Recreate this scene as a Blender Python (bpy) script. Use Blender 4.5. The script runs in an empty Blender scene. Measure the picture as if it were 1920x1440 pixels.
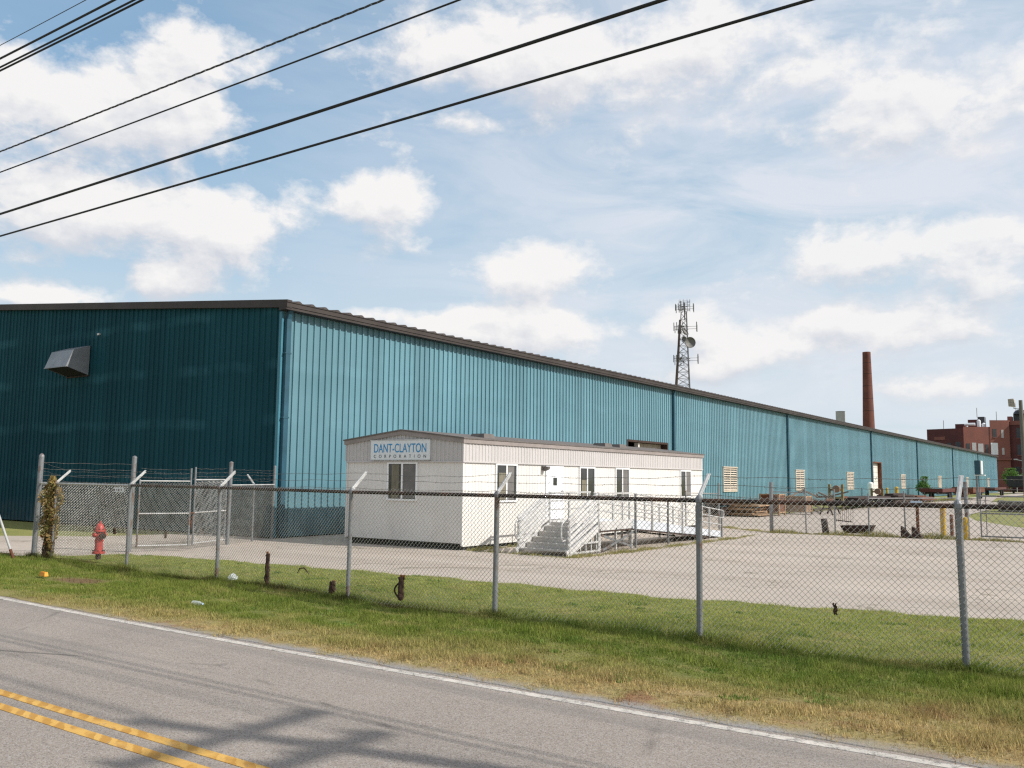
import bpy, math, random
import numpy as np
from mathutils import Vector, Matrix
random.seed(7); rng = np.random.default_rng(11)
scene = bpy.context.scene
COL = scene.collection
R = math.radians

# ------------------------------------------------------------------ materials
def new_mat(name):
    m = bpy.data.materials.new(name); m.use_nodes = True
    nt = m.node_tree; nt.nodes.clear()
    return m, nt
class N:
    """tiny node helper"""
    def __init__(s, nt): s.nt = nt
    def a(s, t, **kw):
        n = s.nt.nodes.new(t)
        for k, v in kw.items(): setattr(n, k, v)
        return n
    def put(s, sock, v):
        if hasattr(v, 'is_output') or hasattr(v, 'links'): s.nt.links.new(v, sock)
        elif isinstance(v, (tuple, list)):
            sock.default_value = tuple(v) + ((1,) if len(v) == 3 and len(sock.default_value) == 4 else ())
        else: sock.default_value = v
    def math(s, op, a, b=0.0, c=0.0, clamp=False):
        n = s.a('ShaderNodeMath', operation=op, use_clamp=clamp)
        s.put(n.inputs[0], a); s.put(n.inputs[1], b); s.put(n.inputs[2], c)
        return n.outputs[0]
    def vmath(s, op, a, b=(0, 0, 0)):
        n = s.a('ShaderNodeVectorMath', operation=op)
        s.put(n.inputs[0], a); s.put(n.inputs[1], b)
        return n.outputs['Value'] if op in ('DOT_PRODUCT', 'LENGTH') else n.outputs[0]
    def mix(s, f, a, b, blend='MIX'):
        n = s.a('ShaderNodeMix', data_type='RGBA', blend_type=blend)
        s.put(n.inputs[0], f); s.put(n.inputs[6], a); s.put(n.inputs[7], b)
        return n.outputs[2]
    def noise(s, vec, scale=5, detail=4, rough=.55, dist=0.0):
        n = s.a('ShaderNodeTexNoise'); s.put(n.inputs['Vector'], vec)
        n.inputs['Scale'].default_value = scale; n.inputs['Detail'].default_value = detail
        n.inputs['Roughness'].default_value = rough; n.inputs['Distortion'].default_value = dist
        return n.outputs[0]
    def ramp(s, v, lo, hi, a=0.0, b=1.0):
        n = s.a('ShaderNodeMapRange'); n.clamp = True
        s.put(n.inputs[0], v); n.inputs[1].default_value = lo; n.inputs[2].default_value = hi
        n.inputs[3].default_value = a; n.inputs[4].default_value = b
        return n.outputs[0]
    def pos(s): return s.a('ShaderNodeNewGeometry').outputs['Position']
    def xyz(s, v):
        n = s.a('ShaderNodeSeparateXYZ'); s.put(n.inputs[0], v); return n.outputs
    def out(s, shader): s.put(s.a('ShaderNodeOutputMaterial').inputs[0], shader)
    def bsdf(s, col, rough=.6, metal=0.0, spec=.5, normal=None):
        b = s.a('ShaderNodeBsdfPrincipled')
        s.put(b.inputs['Base Color'], col); s.put(b.inputs['Roughness'], rough)
        s.put(b.inputs['Metallic'], metal); b.inputs['Specular IOR Level'].default_value = spec
        if normal is not None: s.put(b.inputs['Normal'], normal)
        return b.outputs[0]
    def bump(s, h, strength=.3, dist=.02):
        n = s.a('ShaderNodeBump'); n.inputs['Strength'].default_value = strength
        n.inputs['Distance'].default_value = dist; s.put(n.inputs['Height'], h)
        return n.outputs[0]

def mat(name, col, col2=None, rough=.6, metal=0.0, spec=.4, scale=3.0, lo=.35, hi=.7, var=.12, fine=40.0, stretch=(1, 1, 1), bump=0.0):
    """general weathered surface: two colours mixed by noise plus fine value variation"""
    m, nt = new_mat(name); n = N(nt)
    p = n.vmath('MULTIPLY', n.pos(), stretch)
    base = col
    if col2 is not None:
        base = n.mix(n.ramp(n.noise(p, scale, 5, .6), lo, hi), col, col2)
    f = n.ramp(n.noise(p, fine, 3, .6), .3, .7, 1 - var, 1 + var)
    big = n.ramp(n.noise(p, scale * .35, 3, .5), .3, .7, 1 - var * .7, 1 + var * .7)
    c = n.vmath('MULTIPLY', base, n.a('ShaderNodeCombineXYZ').outputs[0]) if False else None
    cm = n.a('ShaderNodeCombineXYZ'); fv = n.math('MULTIPLY', f, big)
    for i in range(3): n.put(cm.inputs[i], fv)
    vm = n.a('ShaderNodeVectorMath', operation='MULTIPLY')
    if isinstance(base, tuple): vm.inputs[0].default_value = base
    else: n.put(vm.inputs[0], base)
    n.put(vm.inputs[1], cm.outputs[0])
    nrm = n.bump(n.noise(p, fine, 4, .6), bump, .01) if bump else None
    n.out(n.bsdf(vm.outputs[0], rough, metal, spec, nrm))
    return m

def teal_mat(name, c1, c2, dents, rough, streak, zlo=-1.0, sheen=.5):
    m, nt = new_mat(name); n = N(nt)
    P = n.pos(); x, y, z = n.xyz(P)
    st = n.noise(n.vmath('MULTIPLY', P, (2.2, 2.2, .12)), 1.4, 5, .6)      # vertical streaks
    big = n.noise(n.vmath('MULTIPLY', P, (.12, .12, .3)), 1.0, 4, .55)
    f = n.ramp(n.math('ADD', n.math('MULTIPLY', st, streak), n.math('MULTIPLY', big, 1 - streak)), .38, .62)
    col = n.mix(f, c1, c2)
    # faint lighter bands where the sheets are pulled tight over the girts
    wob = n.math('MULTIPLY', n.noise(n.vmath('MULTIPLY', P, (.35, .35, .1)), 1.0, 3), .9)
    zz = n.math('ADD', z, wob)
    s = n.math('SINE', n.math('MULTIPLY', zz, 2 * math.pi / 1.95))
    band = n.math('MULTIPLY', n.ramp(s, .72, 1.0), n.ramp(n.noise(n.vmath('MULTIPLY', P, (.5, .5, .2)), 1.0, 3), .42, .62))
    col = n.mix(n.math('MULTIPLY', band, dents), col, tuple(min(1, c * 1.9 + .02) for c in c2))
    if dents < .2:      # paler with distance: far haze and grazing sheen painted into the colour
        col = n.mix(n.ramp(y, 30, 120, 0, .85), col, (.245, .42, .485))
    run = n.math('MULTIPLY', n.ramp(n.noise(n.vmath('MULTIPLY', P, (3.5, 3.5, .07)), 1.2, 4, .7), .60, .74), n.ramp(n.noise(n.vmath('MULTIPLY', P, (.3, .3, .4)), 1.0, 3), .45, .6))
    col = n.mix(n.math('MULTIPLY', run, .35), col, tuple(c * .5 + .015 for c in c1))
    dirt = n.math('MULTIPLY', n.ramp(z, 1.1, 0.0), n.ramp(n.noise(P, 1.7, 5, .7), .35, .65))
    col = n.mix(n.math('MULTIPLY', dirt, .55), col, (.10, .11, .10))
    # panel joints every 0.915 m: slightly different tone per sheet
    sheet = n.a('ShaderNodeTexWhiteNoise', noise_dimensions='1D')
    n.put(sheet.inputs['W'], n.math('FLOOR', n.math('DIVIDE', n.math('ADD', x, y), .915)))
    sc = n.ramp(sheet.outputs[0], 0, 1, .88, 1.07)
    cm = n.a('ShaderNodeCombineXYZ')
    for i in range(3): n.put(cm.inputs[i], sc)
    col = n.vmath('MULTIPLY', col, cm.outputs[0])
    nrm = n.bump(n.math('ADD', n.noise(n.vmath('MULTIPLY', P, (.8, .8, .5)), 1.0, 2), n.math('MULTIPLY', s, .12)), .35, .12)
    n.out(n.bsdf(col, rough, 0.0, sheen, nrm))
    return m

M = {}
M['teal_side'] = teal_mat('teal_sheet_faded_hazed', (.096, .212, .258), (.126, .262, .315), .07, .45, .45)
M['teal_gable'] = teal_mat('teal_sheet_dark', (.010, .053, .071), (.015, .072, .092), .34, .62, .5, sheen=.06)  # less faded gable sheet, its deep shade partly put into the colour
M['teal_trim'] = mat('teal_trim_paint', (.055, .20, .26), (.04, .15, .21), rough=.5, scale=1.5, var=.06)
M['teal_pipe'] = mat('teal_pipe_paint', (.022, .085, .125), (.014, .055, .08), rough=.5, scale=1.5, var=.06)
M['brown_trim'] = mat('brown_trim_paint', (.030, .022, .019), (.050, .038, .033), rough=.6, scale=.8, var=.1)
M['roof_metal'] = mat('brown_roof_sheet', (.058, .046, .041), (.085, .07, .062), rough=.55, scale=1.0, var=.1)
M['hood_metal'] = mat('galvanised_hood', (.27, .28, .30), (.20, .215, .235), rough=.5, metal=.3, scale=2, var=.1)
M['dark_void'] = mat('dark_interior', (.012, .011, .010), rough=.9, var=.1)
M['white_door'] = mat('white_sheet_door', (.72, .70, .66), (.6, .56, .5), rough=.5, scale=.8, var=.06, stretch=(1, 1, .3))
M['rust'] = mat('rusty_steel', (.16, .055, .025), (.075, .032, .02), rough=.85, scale=6, var=.25, bump=.3)
M['dark_rust'] = mat('dark_rusty_steel', (.055, .028, .02), (.025, .018, .016), rough=.85, scale=4, var=.3)
M['rail_rust'] = mat('rusted_rail', (.028, .018, .015), (.10, .040, .020), rough=.8, scale=2.2, lo=.45, hi=.68, var=.25)
M['galv'] = mat('galvanised_pipe', (.20, .21, .22), (.16, .10, .075), rough=.5, metal=.35, scale=6, lo=.54, hi=.66, var=.15, stretch=(1, 1, .5))
M['galv_light'] = mat('galvanised_bright', (.58, .58, .57), (.42, .41, .40), rough=.45, metal=.3, scale=4, var=.1)
M['wire_mesh'] = mat('chain_link_wire', (.56, .54, .51), (.33, .28, .24), rough=.38, metal=.6, scale=3, lo=.4, hi=.7, var=.15)
M['barb'] = mat('barbed_wire_steel', (.10, .095, .09), (.2, .18, .16), rough=.6, metal=.3, scale=5, var=.2)
M['siding'] = mat('white_siding', (.70, .68, .645), (.63, .605, .57), rough=.55, scale=.9, var=.04, stretch=(1, 1, .35))
M['siding_band'] = mat('grey_siding_band', (.50, .475, .465), (.45, .43, .42), rough=.55, scale=1.2, var=.05, stretch=(1, 1, .35))
M['fascia'] = mat('taupe_fascia', (.29, .25, .235), (.23, .20, .185), rough=.6, scale=2, var=.08)
M['trailer_roof'] = mat('grey_roof_coating', (.25, .23, .22), rough=.7, var=.1)
M['vent_grey'] = mat('roof_vent_grey', (.15, .13, .12), (.1, .09, .085), rough=.7, var=.1)
M['window_frame'] = mat('white_window_frame', (.80, .80, .80), rough=.4, var=.03)
M['door_white'] = mat('white_steel_door', (.78, .79, .83), rough=.4, var=.02)
M['curtain'] = mat('cream_curtain', (.21, .19, .135), (.12, .11, .085), rough=.9, scale=3, var=.1, stretch=(8, 8, 1))  # dimmed in the colour itself, as if seen through the glass
M['blind'] = mat('grey_blind', (.17, .16, .15), (.12, .115, .11), rough=.9, scale=3, var=.1)
M['alu'] = mat('aluminium_plank', (.72, .71, .70), (.55, .54, .53), rough=.45, metal=.35, scale=2.5, var=.08)
M['alu_grey'] = mat('aluminium_tread', (.50, .48, .45), (.40, .38, .355), rough=.5, metal=.35, scale=2.5, var=.1)
M['louver'] = mat('cream_louver', (.60, .52, .43), (.46, .38, .30), rough=.6, scale=1.5, var=.08)
M['louver_gap'] = mat('dark_louver_gap', (.02, .014, .010), rough=.9)
M['hydrant_red'] = mat('red_hydrant_paint', (.46, .055, .05), (.25, .035, .03), rough=.45, scale=16, lo=.48, hi=.66, var=.18, bump=.2)
M['yellow_post'] = mat('yellow_bollard_paint', (.50, .33, .03), (.30, .16, .04), rough=.6, scale=5, lo=.45, hi=.65, var=.15)
M['dirty_yellow'] = mat('dirty_yellow_steel', (.26, .21, .09), (.13, .12, .07), rough=.8, scale=4, var=.3)
M['white_paint'] = mat('white_post_paint', (.75, .74, .72), rough=.5, var=.06)
M['lumber'] = mat('weathered_lumber', (.40, .26, .15), (.20, .13, .08), rough=.85, scale=3, var=.2)
M['crate'] = mat('crate_plywood', (.28, .18, .115), (.17, .105, .07), rough=.85, scale=3, var=.2)
M['grey_wood'] = mat('grey_old_wood', (.17, .14, .115), (.10, .08, .065), rough=.9, scale=6, var=.2)
M['bark'] = mat('dead_vine_wood', (.060, .032, .020), (.028, .018, .013), rough=.95, scale=14, var=.3, bump=.4)
M['bark_cut'] = mat('orange_cut_wood', (.20, .085, .03), (.1, .045, .02), rough=.95, scale=30, var=.3)
M['red_steel'] = mat('red_trailer_paint', (.11, .026, .020), (.06, .018, .015), rough=.7, scale=2, var=.15)
M['black_steel'] = mat('black_trailer_paint', (.014, .014, .016), (.03, .028, .028), rough=.6, scale=2, var=.2)
M['tyre'] = mat('tyre_rubber', (.015, .015, .015), rough=.9)
M['chimney_brick'] = mat('chimney_brick', (.17, .062, .045), (.11, .045, .036), rough=.9, scale=.5, var=.18)
M['concrete'] = mat('dark_concrete', (.11, .11, .11), (.075, .075, .077), rough=.9, scale=2, var=.15)
M['silo'] = mat('grey_silo_sheet', (.42, .42, .42), (.33, .33, .33), rough=.6, var=.05)
M['tower_steel'] = mat('tower_steel', (.115, .12, .13), (.09, .085, .085), rough=.6, metal=.2, scale=1, var=.1)
M['tower_leg'] = mat('tower_cable_tray', (.065, .045, .04), (.10, .07, .06), rough=.7, scale=.6, var=.1)
M['dish'] = mat('dish_grey', (.17, .165, .16), (.12, .115, .115), rough=.6, var=.06)
M['pole_wood'] = mat('pole_wood', (.17, .155, .135), (.11, .10, .085), rough=.9, scale=2, var=.2, stretch=(4, 4, .4))
M['cable'] = mat('black_cable', (.012, .013, .014), rough=.6)
M['cable_thin'] = mat('thin_cable', (.03, .03, .03), (.07, .07, .07), rough=.6, scale=8)
M['sign_white'] = mat('white_sign_board', (.66, .69, .70), rough=.4, var=.03)
M['sign_blue'] = mat('blue_lettering', (.012, .23, .48), rough=.45, var=.04)
M['sign_grey'] = mat('grey_lettering', (.06, .065, .08), rough=.45, var=.04)
M['orange'] = mat('orange_plastic', (.75, .28, .01), rough=.4)
M['plate_dark'] = mat('faded_print', (.16, .10, .11), rough=.6)
M['lamp_lens'] = mat('floodlight_grille', (.50, .44, .36), (.34, .29, .24), rough=.5, scale=20, var=.15)
M['blue_cap'] = mat('pale_blue_cap', (.42, .55, .68), rough=.5)
M['white_tank'] = mat('white_tank', (.72, .74, .77), rough=.5)
M['window_dark'] = mat('dark_factory_window', (.035, .04, .048), (.06, .06, .062), rough=.35, scale=1, var=.2)
M['shrub_trunk'] = mat('shrub_stem', (.05, .035, .025), rough=.9)

def glass_mat():
    m, nt = new_mat('dark_window_glass'); n = N(nt)
    P = n.pos()
    c = n.mix(n.noise(n.vmath('MULTIPLY', P, (1, 1, .8)), 2.0, 3), (.018, .02, .02), (.05, .05, .046))
    n.out(n.bsdf(c, .08, 0, .6, n.bump(n.noise(P, 1.2, 2), .08, .05)))
    return m
M['glass'] = glass_mat()

def clear_plastic():
    m, nt = new_mat('clear_plastic'); n = N(nt)
    b = n.a('ShaderNodeBsdfPrincipled'); b.inputs['Base Color'].default_value = (.8, .85, .9, 1)
    b.inputs['Roughness'].default_value = .15; b.inputs['Alpha'].default_value = .38
    n.out(b.outputs[0]); return m
M['plastic'] = clear_plastic()

def brick_mat(name, c1, c2):
    m, nt = new_mat(name); n = N(nt)
    P = n.pos(); x, y, z = n.xyz(P)
    cz = n.a('ShaderNodeCombineXYZ'); n.put(cz.inputs[0], n.math('ADD', x, y)); n.put(cz.inputs[1], z)
    b = n.a('ShaderNodeTexBrick'); n.put(b.inputs['Vector'], cz.outputs[0])
    b.inputs['Scale'].default_value = 2.2; b.inputs['Color1'].default_value = c1 + (1,)
    b.inputs['Color2'].default_value = tuple(c * .7 for c in c1) + (1,)
    b.inputs['Mortar'].default_value = tuple(c * .8 + .03 for c in c1) + (1,)
    col = n.mix(n.ramp(n.noise(P, .35, 5, .65), .4, .65), b.outputs[0], c2)
    n.out(n.bsdf(col, .9, 0, .2)); return m
M['brick_red'] = brick_mat('red_brick', (.27, .105, .08), (.19, .085, .07))
M['brick_dark'] = brick_mat('shaded_red_brick', (.13, .045, .042), (.085, .036, .036))  # darker copy of the brick: shade of the sunless blocks put into the colour

def leaf_mat(name, cols, trans=.3):
    m, nt = new_mat(name); n = N(nt)
    g = n.a('ShaderNodeNewGeometry'); r = g.outputs['Random Per Island']
    cr = n.a('ShaderNodeValToRGB'); n.put(cr.inputs[0], r)
    e = cr.color_ramp.elements
    e[0].position = 0; e[0].color = cols[0] + (1,)
    e[1].position = 1; e[1].color = cols[-1] + (1,)
    for i, c in enumerate(cols[1:-1]):
        k = e.new((i + 1) / (len(cols) - 1)); k.color = c + (1,)
    d = n.bsdf(cr.outputs[0], .7, 0, .2)
    t = n.a('ShaderNodeBsdfTranslucent'); n.put(t.inputs[0], cr.outputs[0])
    mx = n.a('ShaderNodeMixShader'); mx.inputs[0].default_value = trans
    n.put(mx.inputs[1], d); n.put(mx.inputs[2], t.outputs[0]); n.out(mx.outputs[0])
    return m
M['vine_leaf'] = leaf_mat('vine_leaves', [(.20, .09, .04), (.36, .25, .09), (.17, .18, .05), (.42, .29, .13), (.09, .12, .035)])
M['shrub_leaf'] = leaf_mat('shrub_leaves', [(.08, .17, .035), (.14, .25, .06), (.10, .19, .045)])
M['dark_leaf'] = leaf_mat('far_tree_leaves', [(.03, .06, .02), (.07, .10, .03), (.045, .075, .02)])

def grass_colour(n, P, rnd=None):
    """dry straw beside the road, lush dark green before the fence, mown yellow-green behind it"""
    x, y, z = n.xyz(P)
    wob = n.math('MULTIPLY', n.math('SUBTRACT', n.noise(n.vmath('MULTIPLY', P, (.45, 1, 1)), .9, 5, .65), .5), 2.3)
    yy = n.math('ADD', y, wob)
    # the straw strip is wider to the right
    edge = n.math('ADD', 7.88, n.ramp(x, -14, -2, .0, .88))
    dry = n.ramp(n.math('SUBTRACT', yy, edge), .75, -.45)
    lush = n.math('MULTIPLY', n.ramp(yy, 9.2, 10.2), n.ramp(yy, 11.6, 10.9))
    behind = n.ramp(yy, 11.2, 12.2)
    patch = n.ramp(n.noise(P, 2.6, 5, .7), .38, .66)
    green = n.mix(patch, (.145, .195, .036), (.262, .285, .070))
    lush = n.math('MULTIPLY', lush, n.ramp(x, -13, -5, .35, 1.0))
    lush = n.math('MULTIPLY', lush, n.ramp(n.noise(n.vmath('MULTIPLY', P, (.5, 1, 1)), .8, 4, .6), .36, .58))
    green = n.mix(lush, green, n.mix(patch, (.112, .172, .033), (.185, .238, .056)))
    green = n.mix(n.math('MULTIPLY', behind, n.ramp(yy, 11.0, 13.6, .5, 1.0)), green, n.mix(patch, (.245, .295, .070), (.365, .385, .105)))
    straw = n.mix(patch, (.52, .39, .19), (.40, .34, .14))
    straw = n.mix(n.ramp(n.noise(P, 1.1, 4, .6), .56, .68), straw, (.36, .21, .115))
    straw = n.mix(n.ramp(n.noise(n.vmath('MULTIPLY', P, (1, 1.6, 1)), 4.2, 4, .65), .54, .70, 0, .8), straw, (.20, .125, .065))
    col = n.mix(dry, green, straw)
    col = n.mix(n.ramp(n.noise(n.vmath('MULTIPLY', P, (.6, 1.3, 1)), 1.7, 5, .7), .52, .66, 0, .6), col, (.40, .345, .14))
    col = n.mix(n.ramp(n.noise(P, 7.0, 3, .6), .62, .75, 0, .55), col, (.50, .42, .19))
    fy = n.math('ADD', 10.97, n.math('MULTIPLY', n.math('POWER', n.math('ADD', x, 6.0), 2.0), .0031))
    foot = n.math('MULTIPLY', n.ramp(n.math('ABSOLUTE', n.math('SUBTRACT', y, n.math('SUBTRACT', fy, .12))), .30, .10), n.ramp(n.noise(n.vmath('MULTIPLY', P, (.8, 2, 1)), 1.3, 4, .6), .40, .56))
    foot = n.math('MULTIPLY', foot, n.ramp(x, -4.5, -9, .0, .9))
    col = n.mix(foot, col, (.055, .05, .022))  # dark soil line along the fence, with its shadow band painted in
    # bare patch in the verge
    d = n.vmath('LENGTH', n.vmath('MULTIPLY', n.vmath('SUBTRACT', P, (-16.75, 9.72, 0)), (.9, 2.2, 0)))
    bare = n.ramp(n.math('ADD', d, n.math('MULTIPLY', n.noise(P, 5, 3), .6)), 1.15, .75)
    col = n.mix(n.math('MULTIPLY', bare, .85), col, (.22, .13, .08))
    return col
def grass_mats():
    m, nt = new_mat('grass_blades'); n = N(nt)
    g = n.a('ShaderNodeNewGeometry')
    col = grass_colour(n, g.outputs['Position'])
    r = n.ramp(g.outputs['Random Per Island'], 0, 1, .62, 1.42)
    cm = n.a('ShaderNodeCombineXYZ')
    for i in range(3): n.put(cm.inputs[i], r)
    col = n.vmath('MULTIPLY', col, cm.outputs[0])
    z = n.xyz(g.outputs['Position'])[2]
    d = n.a('ShaderNodeBsdfDiffuse'); n.put(d.inputs[0], col)
    t = n.a('ShaderNodeBsdfTranslucent'); n.put(t.inputs[0], col)
    mx = n.a('ShaderNodeMixShader'); mx.inputs[0].default_value = .35
    n.put(mx.inputs[1], d.outputs[0]); n.put(mx.inputs[2], t.outputs[0]); n.out(mx.outputs[0])
    M['grass'] = m
    m, nt = new_mat('verge_soil'); n = N(nt)
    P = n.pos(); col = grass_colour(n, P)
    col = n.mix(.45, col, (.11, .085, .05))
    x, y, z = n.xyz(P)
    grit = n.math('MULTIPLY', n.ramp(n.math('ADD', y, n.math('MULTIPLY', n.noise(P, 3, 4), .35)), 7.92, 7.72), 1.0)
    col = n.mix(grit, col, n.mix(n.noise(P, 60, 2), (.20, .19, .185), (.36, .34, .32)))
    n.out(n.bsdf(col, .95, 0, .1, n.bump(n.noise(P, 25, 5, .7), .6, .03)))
    M['soil'] = m
    m, nt = new_mat('far_grass'); n = N(nt)
    P = n.pos()
    col = n.mix(n.ramp(n.noise(P, .5, 5, .7), .35, .65), (.17, .20, .06), (.27, .26, .09))
    col = n.mix(n.ramp(n.noise(P, 9, 3), .5, .8), col, (.32, .27, .13))
    n.out(n.bsdf(col, .95, 0, .1, n.bump(n.noise(P, 14, 4), .5, .05)))
    M['far_grass'] = m
grass_mats()

def road_mat():
    m, nt = new_mat('worn_asphalt'); n = N(nt)
    P = n.pos(); x, y, z = n.xyz(P)
    vor = n.a('ShaderNodeTexVoronoi'); n.put(vor.inputs['Vector'], P); vor.inputs['Scale'].default_value = 105
    spk = n.ramp(n.a_out(vor) if False else vor.outputs['Color'], 0, 1) if False else None
    sx = n.xyz(vor.outputs['Color'])[0]
    fine = n.noise(P, 120, 3, .7)
    base = n.mix(n.ramp(n.noise(P, .7, 5, .6), .35, .65), (.275, .232, .198), (.330, .280, .240))
    base = n.mix(n.ramp(sx, .55, 1.0, 0, .75), base, (.40, .38, .36))
    base = n.mix(n.ramp(sx, .35, 0.0, 0, .7), base, (.105, .098, .095))
    base = n.mix(n.ramp(fine, .3, .5, .5, 0), base, (.09, .085, .082))
    # wheel paths slightly darker, long stains along the lane
    lane = n.noise(n.vmath('MULTIPLY', P, (.06, 2.2, 1)), 1.0, 4, .6)
    base = n.mix(n.ramp(lane, .5, .68, 0, .32), base, (.13, .122, .118))
    # crack sealing and hairline cracks
    wy = n.math('ADD', y, n.math('MULTIPLY', n.noise(n.vmath('MULTIPLY', P, (.5, .1, 1)), 1.0, 4), .5))
    v2 = n.a('ShaderNodeTexVoronoi', feature='DISTANCE_TO_EDGE')
    n.put(v2.inputs['Vector'], n.vmath('ADD', n.vmath('MULTIPLY', P, (.22, .35, 1)), n.vmath('MULTIPLY', n.noise_v(P) if False else P, (0, 0, 0))))
    v2.inputs['Scale'].default_value = .8
    crack = n.math('MULTIPLY', n.ramp(v2.outputs['Distance'], .011, .001), n.ramp(n.noise(P, .8, 3), .5, .62))
    base = n.mix(n.math('MULTIPLY', crack, .7), base, (.06, .055, .05))
    spots = n.ramp(n.noise(n.vmath('MULTIPLY', P, (1.5, 4, 1)), 1.1, 2), .73, .76)
    base = n.mix(n.math('MULTIPLY', spots, .55), base, (.06, .055, .055))
    n.out(n.bsdf(base, .85, 0, .25, n.bump(n.math('ADD', sx, fine), .35, .006)))
    M['road'] = m
    m, nt = new_mat('pale_lot_pavement'); n = N(nt)
    P = n.pos(); x, y, z = n.xyz(P)
    base = n.mix(n.ramp(n.noise(n.vmath('MULTIPLY', P, (.3, 1, 1)), .5, 6, .65), .35, .65), (.435, .375, .32), (.515, .447, .385))
    base = n.mix(n.ramp(n.noise(P, 60, 3, .7), .35, .65, .35, 0), base, (.20, .17, .15))
    stain = n.noise(n.vmath('MULTIPLY', P, (.12, .9, 1)), .8, 5, .65)
    base = n.mix(n.ramp(stain, .50, .7, 0, .55), base, (.33, .272, .225))
    blot = n.noise(n.vmath('MULTIPLY', P, (.5, 1, 1)), .35, 5, .7)
    base = n.mix(n.ramp(blot, .5, .66, 0, .4), base, (.50, .42, .355))
    weed = n.math('MULTIPLY', n.ramp(n.noise(n.vmath('MULTIPLY', P, (.7, 1.6, 1)), 1.9, 5, .75), .60, .70), n.ramp(n.noise(P, .22, 3), .48, .6))
    base = n.mix(n.math('MULTIPLY', weed, .5), base, (.22, .20, .10))
    v2 = n.a('ShaderNodeTexVoronoi', feature='DISTANCE_TO_EDGE')
    warp = n.noise(P, .7, 4, .6)
    cw = n.a('ShaderNodeCombineXYZ'); n.put(cw.inputs[0], n.math('MULTIPLY', warp, 1.4)); n.put(cw.inputs[1], n.math('MULTIPLY', warp, 1.8))
    n.put(v2.inputs['Vector'], n.vmath('ADD', n.vmath('MULTIPLY', P, (.16, .33, 1)), cw.outputs[0])); v2.inputs['Scale'].default_value = 1.0
    crack = n.math('MULTIPLY', n.ramp(v2.outputs['Distance'], .02, .004), n.ramp(n.noise(P, .35, 4), .42, .56))
    base = n.mix(n.math('MULTIPLY', crack, .6), base, (.13, .115, .075))
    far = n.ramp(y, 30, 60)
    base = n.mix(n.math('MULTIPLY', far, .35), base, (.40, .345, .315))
    n.out(n.bsdf(base, .9, 0, .2, n.bump(n.noise(P, 40, 4), .3, .01)))
    M['lot'] = m
    def paint(name, c1, c2, worn, hatch=False):
        m, nt = new_mat(name); n = N(nt)
        P = n.pos(); x, y, z = n.xyz(P)
        col = n.mix(n.ramp(n.noise(P, 3, 5, .7), .35, .65), c1, c2)
        if hatch:   # worn second coat: slanted darker smears at intervals
            t = n.math('FRACT', n.math('ADD', n.math('MULTIPLY', x, 4.6), n.math('ADD', n.math('MULTIPLY', y, 6.0), n.math('MULTIPLY', n.noise(P, 5, 4, .7), .9))))
            k = n.math('MULTIPLY', n.ramp(t, .38, .5), n.ramp(n.noise(P, 2.2, 4, .7), .36, .5))
            col = n.mix(n.math('MULTIPLY', k, .85), col, (.42, .215, .04))
        v = n.a('ShaderNodeTexVoronoi'); n.put(v.inputs['Vector'], P); v.inputs['Scale'].default_value = 105
        sx = n.xyz(v.outputs['Color'])[0]
        wear = n.ramp(n.math('ADD', n.noise(P, 9, 5, .75), n.math('MULTIPLY', sx, .20)), worn, worn + .16)
        col = n.mix(wear, col, (.20, .185, .17))
        n.out(n.bsdf(col, .7, 0, .3)); return m
    M['white_line'] = paint('worn_white_road_paint', (.60, .555, .50), (.46, .43, .385), .60)
    M['yellow_line'] = paint('worn_yellow_road_paint', (.62, .38, .10), (.55, .31, .07), .70, True)
road_mat()

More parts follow.
